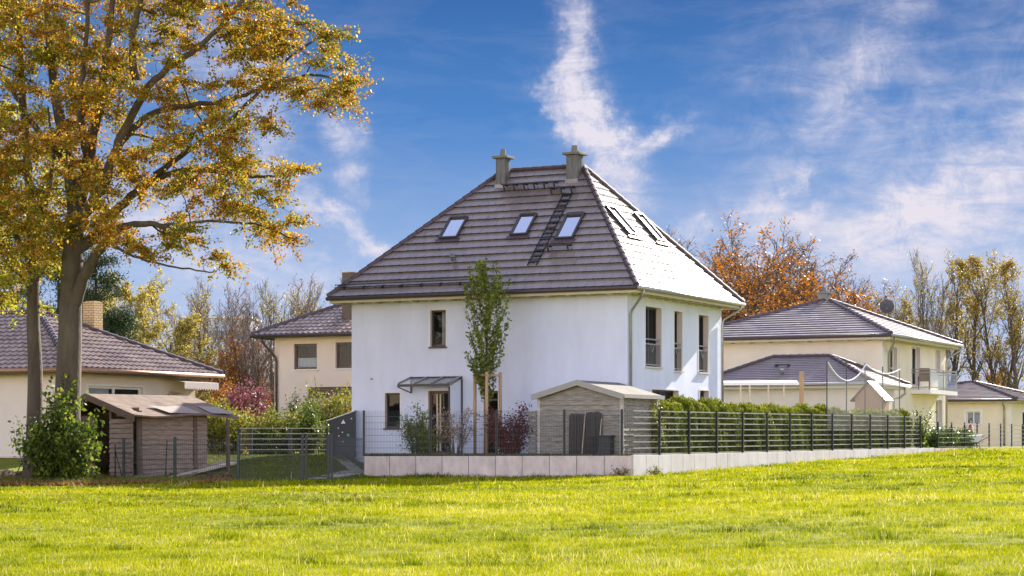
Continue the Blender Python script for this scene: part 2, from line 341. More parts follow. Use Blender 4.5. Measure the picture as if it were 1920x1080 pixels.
# ------------------------------------------------------------------ ground
def ground():
    xs = np.unique(np.concatenate([np.linspace(-1500, -60, 12), np.arange(-60, 60.1, 1.2), np.linspace(60, 1500, 12)]))
    ys = np.unique(np.concatenate([np.linspace(-400, 0, 6), np.arange(0, 110.1, 1.2), np.linspace(110, 4000, 14)]))
    X, Y = np.meshgrid(xs, ys); Z = gz(X, Y)
    Z = np.where(Y > 300, np.minimum(Z, 1.1), Z)
    V = np.stack([X.ravel(), Y.ravel(), Z.ravel()], 1); nx = len(xs); ny = len(ys)
    i = np.arange(nx - 1)[None, :] + nx * np.arange(ny - 1)[:, None]; i = i.ravel()
    Q = np.stack([i, i + 1, i + 1 + nx, i + nx], 1)
    m = plain('meadow_soil', (.10, .12, .012), .95, col2=(.20, .21, .02), scale=.8, spec=.1)
    o = npmesh('ground', V, Q, m); o['kind'] = 'structure'
    o.data.polygons.foreach_set('use_smooth', [True] * len(o.data.polygons))
ground()

# plot geometry -------------------------------------------------------------
ANG = math.radians(-27.5)
u = Vector((math.sin(-ANG), math.cos(-ANG), 0)); vL = Vector((-math.cos(ANG), -math.sin(ANG), 0))   # into depth / to the left
CF = Vector((3.67, 62.0, 0)); CL = Vector((-4.72, 64.5, 0))     # retaining wall corner and its left end
TER = 1.07
def terrace():
    b = MB(); e = CF + u * 33
    ins = .06
    pts = [CL + Vector((.02, ins, 0)), CF + Vector((-ins, ins, 0)), e + Vector((-.08, 0, 0)), e + vL * 14, CL + u * 8]
    top = [(p.x, p.y, TER) for p in pts]; bot = [(p.x, p.y, .2) for p in pts]
    b.quad(*top)
    for i in range(len(pts)):
        j = (i + 1) % len(pts); b.quad(bot[i], bot[j], top[j], top[i])
    m = plain('garden_soil_and_lawn', (.07, .10, .02), .95, col2=(.13, .14, .04), scale=3)
    o = b.build('garden_terrace', m); o['kind'] = 'structure'
    p = MB()   # paved garden path left of the wall
    a0 = Vector((-6.1, 60.9, 0)); a1 = Vector((-4.95, 65.6, 0)); a2 = Vector((-6.4, 71, 0))
    w = .3
    for s, t in ((a0, a1), (a1, a2)):
        n = 8
        for i in range(n):
            q0 = s.lerp(t, i / n); q1 = s.lerp(t, (i + .97) / n); d = Vector((-(t - s).y, (t - s).x, 0)).normalized() * w
            q = [q0 - d, q1 - d, q1 + d, q0 + d]
            p.obox([(c.x, c.y, G(c.x, c.y) - .1) for c in q] + [(c.x, c.y, G(c.x, c.y) + .04) for c in q])
    o = p.build('garden_path', M['pave']); o['kind'] = 'structure'
terrace()

# ------------------------------------------------------------------ house toolkit
class H:
    """local frame of a building: x along the front (negative to the left), y back, origin at its near-right ground corner"""
    def __init__(s, name, o, label, cat, rz=ANG):
        s.o = Vector(o); s.rz = rz; s.e = thing(name, o, label, cat, rz)
        s.R = Matrix.Rotation(rz, 3, 'Z'); s.Ri = s.R.inverted()
    def hit(s, px, py, p, n):
        d = s.Ri @ Vector(((px - 960) / F, 1, (824 - py) / F)); c = s.Ri @ (Vector((0, 0, EYE)) - s.o)
        p = Vector(p); n = Vector(n); t = (p - c).dot(n) / d.dot(n); return c + d * t
    def fr(s, px, py, y=0): return s.hit(px, py, (0, y, 0), (0, 1, 0))
    def sd(s, px, py, x=0): return s.hit(px, py, (x, 0, 0), (1, 0, 0))

def wall(mb, rv, p0, d, n, L, z0, z1, ops, dep=.16):
    """p0 base point, d along, n outward; ops = (a0,a1,z0,z1)"""
    p0 = Vector(p0); d = Vector(d); n = Vector(n)
    xs = sorted({0, L} | {o[0] for o in ops} | {o[1] for o in ops}); zs = sorted({z0, z1} | {o[2] for o in ops} | {o[3] for o in ops})
    q = lambda a, z, k=0: p0 + d * a + Vector((0, 0, z)) - n * k
    for i in range(len(xs) - 1):
        for j in range(len(zs) - 1):
            mx, mz = (xs[i] + xs[i + 1]) / 2, (zs[j] + zs[j + 1]) / 2
            if any(o[0] < mx < o[1] and o[2] < mz < o[3] for o in ops): continue
            mb.quad(q(xs[i], zs[j]), q(xs[i + 1], zs[j]), q(xs[i + 1], zs[j + 1]), q(xs[i], zs[j + 1]))
def window(parent, p0, d, n, op, frame, dep=.12, mull=0, trans=0, surround=None, sill=True, glass='glass', fw=.06, name='window', curtain=None, sillmat='dark', bw=.07, reveal='reveal'):
    p0 = Vector(p0); d = Vector(d); n = Vector(n); a0, a1, b0, b1 = op
    q = lambda a, z, k=0: p0 + d * a + Vector((0, 0, z)) + n * k
    def ob(mb, x0, x1, z0, z1, k0, k1):
        mb.obox([q(x0, z0, k0), q(x1, z0, k0), q(x1, z0, k1), q(x0, z0, k1), q(x0, z1, k0), q(x1, z1, k0), q(x1, z1, k1), q(x0, z1, k1)])
    rv = MB(); de = dep + .05
    rv.quad(q(a0, b0), q(a0, b1), q(a0, b1, -de), q(a0, b0, -de)); rv.quad(q(a1, b1), q(a1, b0), q(a1, b0, -de), q(a1, b1, -de))
    rv.quad(q(a0, b1), q(a1, b1), q(a1, b1, -de), q(a0, b1, -de)); rv.quad(q(a1, b0), q(a0, b0), q(a0, b0, -de), q(a1, b0, -de))
    f = MB(); k0, k1 = -dep - .05, -dep + .01; e = .002
    ob(f, a0 + e, a0 + fw, b0 + e, b1 - e, k0, k1); ob(f, a1 - fw, a1 - e, b0 + e, b1 - e, k0, k1)
    ob(f, a0 + fw, a1 - fw, b0 + e, b0 + fw * 1.2, k0, k1); ob(f, a0 + fw, a1 - fw, b1 - fw, b1 - e, k0, k1)
    for i in range(mull):
        x = a0 + (a1 - a0) * (i + 1) / (mull + 1); ob(f, x - fw * .6, x + fw * .6, b0 + fw * 1.2, b1 - fw, k0, k1)
    for t in ([trans] if trans else []):
        z = b0 + (b1 - b0) * t; ob(f, a0 + fw, a1 - fw, z - .025, z + .025, k0 + .01, k1 - .004)
    fo = f.build(name, frame, parent); rv.build('reveal', M[reveal], fo)
    rm = MB(); g0, g1, c0, c1, k_, kk = a0 - .15, a1 + .15, b0 - .1, b1 + .1, -de - .03, -de - 1.1   # dark grey box added behind each pane; its colour stands for unlit interior
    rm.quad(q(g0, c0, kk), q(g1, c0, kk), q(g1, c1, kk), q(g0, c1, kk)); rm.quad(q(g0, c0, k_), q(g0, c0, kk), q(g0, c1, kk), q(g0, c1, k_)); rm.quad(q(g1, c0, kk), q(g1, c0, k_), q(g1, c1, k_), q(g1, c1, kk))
    rm.quad(q(g0, c0, k_), q(g1, c0, k_), q(g1, c0, kk), q(g0, c0, kk)); rm.quad(q(g0, c1, kk), q(g1, c1, kk), q(g1, c1, k_), q(g0, c1, k_)); rm.build('dark_backing', M['paneshade'], fo)
    g = MB(); g.quad(q(a0 + fw * .5, b0 + fw * .5, -dep - .025), q(a1 - fw * .5, b0 + fw * .5, -dep - .025), q(a1 - fw * .5, b1 - fw * .5, -dep - .025), q(a0 + fw * .5, b1 - fw * .5, -dep - .025))
    g.build('pane', M[glass], fo)
    if surround:
        s = MB(); w = bw; k = .012
        ob(s, a0 - w, a0, b0 - .0, b1 + w, -.004, k); ob(s, a1, a1 + w, b0, b1 + w, -.004, k); ob(s, a0, a1, b1, b1 + w, -.004, k)
        s.build('surround', surround, fo)
    if sill:
        s = MB(); ob(s, a0 - .05, a1 + .05, b0 - .05, b0 + .001, -dep, .06); s.build('sill', M[sillmat], fo)
    if curtain:
        c = MB(); m = 24; z0, z1 = b0 + (b1 - b0) * curtain[0], b0 + (b1 - b0) * curtain[1]; x0 = a0 + (a1 - a0) * curtain[2]; x1 = a0 + (a1 - a0) * curtain[3]
        for i in range(m):
            xa, xb = x0 + (x1 - x0) * i / m, x0 + (x1 - x0) * (i + 1) / m; ka = -dep - .10 - .02 * (i % 2); kb = -dep - .10 - .02 * ((i + 1) % 2)
            c.quad(q(xa, z0, ka), q(xb, z0, kb), q(xb, z1, kb), q(xa, z1, ka))
        c.build('curtain', M['curtain'], fo)
    return fo
rs = random.Random(5)
def slope(mb, e0, e1, t0, t1, n, tw=.3, lip=.035, wave=0, jit=.004):
    e0, e1, t0, t1 = map(Vector, (e0, e1, t0, t1)); d = (e1 - e0).normalized()
    up = (t0 - e0) - d * (t0 - e0).dot(d); Nn = d.cross(up).normalized(); ud = up.normalized() * lip * 1.3; ov = up.normalized() * lip * 1.7 - Nn * lip * .25
    a0, a1 = 0, (e1 - e0).length; b0 = (t0 - e0).dot(d); b1 = (t1 - e0).dot(d)
    prof = [(0, 0), (.03, 1), (.11, 1), (.14, 0), (1, 0)] if 0 < wave < .02 else [(0, 0), (1, 0)] if not wave else [(0, 0), (.2, .6), (.45, 1), (.7, .6), (.85, .1), (1, 0)]
    for i in range(n):
        s0, s1 = i / n, (i + 1) / n
        l0, r0 = a0 + (b0 - a0) * s0, a1 + (b1 - a1) * s0; l1, r1 = a0 + (b0 - a0) * s1, a1 + (b1 - a1) * s1
        off = (i % 2) * .5 * tw if wave < .02 else 0
        k = math.floor((min(l0, l1) - off) / tw)
        while k * tw + off < max(r0, r1):
            x0 = k * tw + off; j1 = rs.uniform(0, jit); j2 = rs.uniform(0, jit)
            for (f0, h0), (f1, h1) in zip(prof[:-1], prof[1:]):
                xa, xb = x0 + f0 * tw, x0 + f1 * tw
                A0, B0 = min(max(xa, l0), r0), min(max(xb, l0), r0); A1, B1 = min(max(xa, l1), r1), min(max(xb, l1), r1)
                if B0 - A0 < 1e-4 and B1 - A1 < 1e-4: continue
                ha, hb = h0 * wave, h1 * wave
                pa = e0 + d * A0 + up * s0 + Nn * (lip + ha + j1); pb = e0 + d * B0 + up * s0 + Nn * (lip + hb + j2)
                qa = e0 + d * A1 + up * s1 + Nn * ha + ov; qb = e0 + d * B1 + up * s1 + Nn * hb + ov
                uv = [(k + .05 + .9 * f0, i + .05), (k + .05 + .9 * f1, i + .05), (k + .05 + .9 * f1, i + .95), (k + .05 + .9 * f0, i + .95)]
                mb.quad(pa, pb, qb, qa, uv=uv)
                mb.quad(pa - Nn * (lip + .012 + ha + j1) + ud, pb - Nn * (lip + .012 + hb + j2) + ud, pb, pa, uv=[(k + .5, i + .5)] * 4)
            k += 1
def caps(mb, p0, p1, r=.1, step=.36):
    p0 = Vector(p0); p1 = Vector(p1); L = (p1 - p0).length; n = max(1, int(L / step))
    for i in range(n):
        a = p0.lerp(p1, i / n); b = p0.lerp(p1, min(1, (i + 1.12) / n)); mb.tube([a, b], [r * 1.22, r * .95], 8)
def hiproof(h, x0, x1, y0, y1, ze, ra, rb, zr, mat, rows, rows2, tw=.3, wave=0, lip=.035, capr=.1, under='soffit', name='roof', gut='gutterdark', gut2=None, gr=.07, fas=.16, capstep=.36, fasmat='fascia', side=1):
    """ra, rb: (x,y) of the ridge ends, left and right"""
    A, B, Cc, D = Vector((x0, y0, ze)), Vector((x1, y0, ze)), Vector((x1, y1, ze)), Vector((x0, y1, ze))
    R0 = Vector((ra[0], ra[1], zr)); R1 = Vector((rb[0], rb[1], zr))
    b = MB()
    slope(b, A, B, R0, R1, rows, tw, lip, wave); slope(b, B, Cc, R1, R1, rows2, tw, lip * side, wave)
    slope(b, Cc, D, R1, R0, rows, tw, lip, wave); slope(b, D, A, R0, R0, rows2, tw, lip, wave)
    ro = b.build(name, mat, h.e)
    c = MB(); up = Vector((0, 0, .05))
    caps(c, A + up, R0 + up, capr, capstep); caps(c, B + up, R1 + up, capr, capstep); caps(c, Cc + up, R1 + up, capr, capstep); caps(c, D + up, R0 + up, capr, capstep)
    if (R1 - R0).length > .5: caps(c, R0 + up, R1 + up, capr, capstep)
    c.build('ridge_caps', M['cap'], ro, smooth=False)
    s = MB(); z = ze - .03
    s.quad((x0, y0, z), (x0, y1, z), (x1, y1, z), (x1, y0, z)); s.build('eave_soffit', M[under], ro)
    f = MB(); t = .03; i = .04
    f.box(x0 + i, x1 - i, y0 + i, y0 + i + t, z - fas, z - .002); f.box(x0 + i, x1 - i, y1 - i - t, y1 - i, z - fas, z - .002)
    f.box(x1 - i - t, x1 - i, y0 + i + t, y1 - i - t, z - fas, z - .002); f.box(x0 + i, x0 + i + t, y0 + i + t, y1 - i - t, z - fas, z - .002)
    f.build('fascia', M[fasmat], ro)
    g = MB(); zz = ze - .045
    g.tube([(x0 - .03, y0 - gr * .6, zz), (x1 + .03, y0 - gr * .6, zz)], gr, 8); g.build('gutter', M[gut], ro, True)
    g = MB(); g.tube([(x1 + gr * .6, y0 - .03, zz), (x1 + gr * .6, y1 + .03, zz)], gr, 8); g.build('gutter', M[gut2 or gut], ro, True)
    return ro
def rafters(ro, x0, x1, y0, y1, wx0, wx1, wy0, wy1, z, mat, sp=.7, hgt=.13, w=.09):
    """rafter tails under the front and right eaves, rounded at the wall line"""
    b = MB(); n = int((x1 - x0) / sp)
    for i in range(n + 1):
        x = x0 + .3 + (x1 - x0 - .6) * i / n; b = MB(); b.box(x - w / 2, x + w / 2, y0 + .09, wy0 - .002, z - hgt, z - .002); b.build('rafter_tail', mat, ro)
    n = int((y1 - y0) / (sp * .9))
    for i in range(n + 1):
        y = y0 + .3 + (y1 - y0 - .6) * i / n; b = MB(); b.box(wx1 + .002, x1 - .09, y - w / 2, y + w / 2, z - hgt, z - .002); b.build('rafter_tail', mat, ro)
def pipe(parent, pts, mat, r=.045, name='downpipe'):
    b = MB(); b.tube(pts, r, 8); return b.build(name, mat, parent, True)

# ------------------------------------------------------------------ MAIN HOUSE
def main_house():
    k = (1176 - 960) / F; Y0 = 66
    h = H('blue_house', (k * Y0, Y0, TER), 'pale blue two-storey house with steep dark hipped roof and two metal chimneys', 'house')
    Wd, Ld, ze = 10.55, 8.3, 5.47; oh = .6; zw = ze - .04
    w = MB(); rv = MB(); D = Vector((1, 0, 0)); NF = Vector((0, -1, 0)); o = Vector((-Wd, 0, 0))
    def fop(x0, x1, yt, yb):
        a = h.fr(x0, yt); b = h.fr(x1, yb); return (a.x + Wd, b.x + Wd, max(b.z, .02), a.z)
    wins = {'up': fop(807, 836, 582, 650), 'low': fop(722, 750, 737, 803), 'door': fop(803, 846, 733, 856), 'door2': fop(907, 934, 733, 856)}
    wall(w, rv, o, D, NF, Wd, -.3, zw, list(wins.values()), .17)
    def sop(x0, x1, yt, yb):
        a = h.sd(x0, yt); b = h.sd(x1, yb); return (a.y, b.y, max(b.z, .05), a.z)
    sw = [sop(1210, 1240, 574, 689), sop(1264, 1279, 583, 696), sop(1310, 1328, 590, 699), sop(1222, 1272, 730, 775), sop(1312, 1329, 732, 850)]
    DS = Vector((0, 1, 0)); NS = Vector((1, 0, 0))
    wall(w, rv, (0, 0, 0), DS, NS, Ld, -.3, zw, sw, .22)
    wall(w, rv, (0, Ld, 0), (-1, 0, 0), (0, 1, 0), Wd, -.3, zw, [], .1); wall(w, rv, (-Wd, Ld, 0), (0, -1, 0), (-1, 0, 0), Ld, -.3, zw, [], .1)
    w.quad((-Wd + .01, .01, .0), (-.01, .01, .0), (-.01, Ld - .01, .0), (-Wd + .01, Ld - .01, .0))
    wo = w.build('wall', M['plaster'], h.e)
    window(h.e, o, D, NF, wins['up'], M['dark'], surround=M['white'], curtain=(.0, 1, .55, 1)); window(h.e, o, D, NF, wins['low'], M['dark'], surround=M['white'])
    window(h.e, o, D, NF, wins['door2'], M['dark'], surround=M['white'], trans=.86, sill=False, name='terrace_door')
    a0, a1, b0, b1 = wins['door']
    dr = window(h.e, o, D, NF, wins['door'], M['brownframe'], surround=M['white'], sill=False, name='front_door', fw=.09)
    st = MB(); z0 = b0 + .12
    for fx in (.33, .47): x = -Wd + a0 + (a1 - a0) * fx; st.box(x - .03, x + .03, .09, .125, z0, b1 - .1)
    st.build('light_wood_strip', M['lit'], dr)
    hd = MB(); x = -Wd + a0 + (a1 - a0) * .40; hd.tube([(x, .085, z0 + .7), (x, .085, z0 + 1.3)], .014, 6); hd.build('handle', M['zinc'], dr)
    stp = MB(); stp.box(-Wd + a0 - .35, -Wd + a1 + .35, -1.0, -.01, -.05, .06); stp.build('door_step', M['concrete'], h.e)
    for i, op in enumerate(sw):
        wd = window(h.e, (0, 0, 0), DS, NS, op, M['dark'], dep=.2, surround=M['white'], sillmat='reveal', mull=1 if i in (0, 3) else 0, bw=.05, trans=.45 if i == 1 else 0, curtain=(.0, 1, .1, .45) if i == 0 else None)
        if i < 3:   # little railing across the tall window
            r = MB(); y0, y1 = op[0] + .01, op[1] - .01; zt = op[2] + (op[3] - op[2]) * .46; x = -.05
            for z in (zt, zt - .16, op[2] + .07): r.bar((x, y0, z), (x, y1, z), .03, .045)
            n = max(3, int((y1 - y0) / .1))
            for j in range(n + 1):
                y = y0 + (y1 - y0) * j / n; r.bar((x, y, op[2] + .07), (x, y, zt - .16), .014, .014)
            ym = (y0 + y1) / 2; hw = min(.16, (y1 - y0) / 2 - .02)
            r.bar((x + .01, ym - hw, zt - .17), (x + .01, ym, zt - .42), .025, .03); r.bar((x + .01, ym + hw, zt - .17), (x + .01, ym, zt - .42), .025, .03)
            r.build('window_railing', M['zinc'], wd)
    # roof
    X0, X1, Y0r, Y1r = -Wd - oh, oh, -oh, Ld + oh; zr = 10.12
    ro = hiproof(h, X0, X1, Y0r, Y1r, ze, (-6.75, Ld / 2), (-3.58, Ld / 2), zr, M['tile'], 17, 17, tw=.32, wave=.010, lip=.06, capr=.085, gut='gutterdark', gut2='zinc', fas=.17, side=.45)
    rafters(ro, X0, X1, Y0r, Y1r, -Wd, 0, 0, Ld, ze - .03, M['soffit'], .78, .2, .1)
    mF = (zr - ze) / (Ld / 2 + oh); nF = Vector((0, -mF, 1)).normalized(); pF = Vector((0, Y0r, ze))
    mR = (zr - ze) / (3.58 + oh); nR = Vector((mR, 0, 1)).normalized(); pR = Vector((X1, 0, ze))
    upF = Vector((0, 1, mF)).normalized(); upR = Vector((-1, 0, mR)).normalized()
    def sky(c, ax, up, n, w, l, wide):
        f = MB(); fw = .07
        def ob(mb, s0, s1, t0, t1, k0, k1):
            q = lambda s, t, k: c + ax * s + up * t + n * k
            mb.obox([q(s0, t0, k0), q(s1, t0, k0), q(s1, t1, k0), q(s0, t1, k0), q(s0, t0, k1), q(s1, t0, k1), q(s1, t1, k1), q(s0, t1, k1)])
        ob(f, -w / 2, -w / 2 + fw, 0, l, -.02, .13); ob(f, w / 2 - fw, w / 2, 0, l, -.02, .13); ob(f, -w / 2 + fw, w / 2 - fw, 0, fw, -.02, .125); ob(f, -w / 2 + fw, w / 2 - fw, l - fw * wide, l, -.02, .15)
        fo = f.build('skylight', M['dark'], h.e)
        g = MB(); q = lambda s, t, k: c + ax * s + up * t + n * k
        g.quad(q(-w / 2 + .05, .05, .085), q(w / 2 - .05, .05, .085), q(w / 2 - .05, l - .05, .085), q(-w / 2 + .05, l - .05, .085)); g.build('pane', M['glasssky'], fo)
        bl = MB(); bl.quad(q(-w / 2 + .05, .05, .055), q(w / 2 - .05, .05, .055), q(w / 2 - .05, l - .05, .055), q(-w / 2 + .05, l - .05, .055)); bl.build('pale_backing', M['curtain'], fo)  # pale sheet just below the skylight pane
        fl = MB(); ob(fl, -w / 2 - .1, w / 2 + .1, -.16, 0, .0, .07); fl.build('flashing', M['cap'], fo)
    for (xa, ya, xb, yb, xt, yt, wd) in ((824, 450, 858, 450, 842, 411, 1), (957, 444, 989, 444, 977, 405, 1), (1041, 451, 1075, 451, 1070, 403, 2.2)):
        a = h.hit(xa, ya, pF, nF); b = h.hit(xb, yb, pF, nF); t = h.hit(xt, yt, pF, nF)
        sky((a + b) / 2, Vector((1, 0, 0)), upF, nF, (b - a).x, (t - a).dot(upF), wd)
    for (xa, ya, xb, yb, xt, yt) in ((1177, 441, 1193, 445, 1139, 386), (1229, 453, 1246, 457, 1191, 401)):
        a = h.hit(xa, ya, pR, nR); b = h.hit(xb, yb, pR, nR); t = h.hit(xt, yt, pR, nR)
        sky((a + b) / 2, Vector((0, 1, 0)), upR, nR, .78, 1.35, 1)
    # chimneys
    for (px, py, wd, top, potw) in ((936, 357, .35, 297, .15), (1070, 347, .42, 290, .17)):
        c = h.hit(px, py, pF, nF); yv = c.y + .12
        zt = h.hit(px, top, (0, yv, 0), (0, 1, 0)).z
        b = MB(); b.box(c.x - wd / 2, c.x + wd / 2, yv - .02, yv + wd + .04, c.z - .35, zt)
        for fx in (-.5, .0, .5): b.box(c.x + fx * wd * .97 - .012, c.x + fx * wd * .97 + .012, yv - .035, yv - .021, c.z - .1, zt - .01)
        for fy in (.3, .7): b.box(c.x + wd / 2 + .001, c.x + wd / 2 + .016, yv + wd * fy - .012, yv + wd * fy + .012, c.z - .1, zt - .01)
        co = b.build('chimney', M['zincbright'], h.e)
        b = MB(); b.box(c.x - wd / 2 - .12, c.x + wd / 2 + .12, yv - .13, yv + wd + .15, zt, zt + .085); b.build('chimney_cap', M['chimcap'], co, bevel=.01)
        b = MB(); b.tube([(c.x, yv + wd / 2, zt + .086), (c.x, yv + wd / 2, zt + .34)], [potw * .78, potw * .6], 12); b.build('chimney_pot', M['chimcap'], co)
        b = MB(); b.box(c.x - wd / 2 - .04, c.x + wd / 2 + .04, yv - .06, yv + wd + .1, c.z - .4, c.z + .22); b.build('chimney_flashing', M['zinc'], co)
    # walkway gratings, steps, ladder
    def grate(xa, ya, xb, n):
        a = h.hit(xa, ya, pF, nF); b = h.hit(xb, ya, pF, nF); z = a.z + .16; y = a.y - .16; g = MB()
        g.box(a.x, b.x, y - .14, y + .14, z, z + .035)
        for i in range(n):
            x = a.x + .1 + (b.x - a.x - .2) * i / max(1, n - 1); g.bar((x, y - .12, z), (x, y + .2, z - .02), .05, .03); g.bar((x, y - .12, z), (x, y - .02, z - .2), .05, .03)
        g.build('roof_walkway', M['dark'], h.e)
    grate(946, 357, 1046, 6); grate(1034, 363, 1080, 3); grate(1028, 471, 1074, 2)
    a = h.hit(1068, 364, pF, nF); b = h.hit(997, 500, pF, nF); a.x = b.x = (a.x + b.x) / 2; L = MB()
    for s in (-.17, .17): L.bar(b + nF * .07 + Vector((s, 0, 0)), a + nF * .07 + Vector((s, 0, 0)), .03, .035, nF)
    n = int((a - b).length / .28)
    for i in range(n):
        p = b.lerp(a, (i + .5) / n) + nF * .1; L.bar(p - Vector((.17, 0, 0)), p + Vector((.17, 0, 0)), .08, .03, nF); L.bar(p - nF * .1, p, .03, .03)
    L.build('roof_ladder', M['black'], h.e)
    # snow guard along the lower left part of the front eave
    g = MB(); a = h.hit(646, 545, pF, nF); b = h.hit(900, 535, pF, nF); z0 = ze + .36
    y = Y0r + (z0 - ze) / mF
    for i in range(8):
        x = a.x + (b.x - a.x) * i / 7; g.bar((x, y + .05, z0 + .02), (x, y - .17, z0 - .04), .04, .09); 
    for dz in (.0, .09): g.tube([(a.x - .4, y - .12, z0 + dz), (b.x + .2, y - .12, z0 + dz)], .018, 6)
    g.build('snow_guard', M['black'], h.e)
    v = h.hit(851, 490, pF, nF); b = MB(); b.tube([v - nF * .05, v + nF * .1 + Vector((0, 0, .1))], [.09, .08], 10); b.tube([v + Vector((0, -.1, .13)), v + Vector((0, -.1, .26))], [.12, .07], 10)
    b.build('roof_vent', M['zincbright'], h.e)
    # downpipes
    gy = .08
    p1 = h.hit(1214, 538, (X1 + .05, 0, 0), (1, 0, 0)); 
    pipe(h.e, [(X1 + .04, -.15, ze - .09), (X1 + .04, -.15, ze - .22), (X1 - .03, -.12, ze - .3), (.12, .12, ze - .72), (.07, .14, ze - .85), (.07, .14, .0)], M['zinc'])
    pipe(h.e, [(X1 + .04, Ld + .3, ze - .09), (X1 + .04, Ld + .3, ze - .22), (X1 - .05, Ld + .25, ze - .3), (.12, Ld - .06, ze - .6), (.07, Ld - .1, ze - .75), (.07, Ld - .1, .0)], M['zinc'])
    # canopy over the front door
    xl, xr = h.fr(772, 706).x, h.fr(867, 706).x; zb = h.fr(867, 708).z; dp = .95; zf = zb - .27
    c = MB(); t = .05
    c.bar((xl, -.04, zb), (xr, -.04, zb), .07, .1); c.bar((xl, -dp, zf), (xr, -dp, zf), .06, .09)
    co = c.build('canopy', M['dark'], h.e)
    gl = MB(); gl.quad((xl, -.08, zb + .02), (xl, -dp, zf + .05), (xr, -dp, zf + .05), (xr, -.08, zb + .02)); gl.build('canopy_glass', M['glassclear'], co)
    b = MB()
    for i in range(4):
        x = xl + .03 + (xr - xl - .06) * i / 3; b.bar((x, -.07, zb + .04), (x, -dp, zf + .07), .045, .05)
    b.build('canopy_rafter', M['zinc'], co)
    b = MB(); b.bar((xr, -.05, .06), (xr, -.05, zb - .06), .045, .05); b.bar((xr, -dp + .03, .9), (xr, -dp + .03, zf - .05), .045, .05); b.bar((xl, -.05, zb - .05), (xl, -.05, zb - .5), .04, .04); b.bar((xl, -.05, zb - .5), (xl, -dp + .03, zf - .05), .03, .03)
    b.build('canopy_post', M['dark'], co)
    gl = MB(); gl.quad((xr, -.08, .3), (xr, -dp + .05, .9), (xr, -dp + .05, zf - .05), (xr, -.08, zb - .06)); gl.build('side_glass', M['glassclear'], co)
    b = MB(); s = h.fr(697, 710); b.tube([(s.x, -.001, s.z), (s.x, -.1, s.z)], .035, 8); b.build('outdoor_lamp', M['zinc'], h.e)
    return h
MH = main_house()

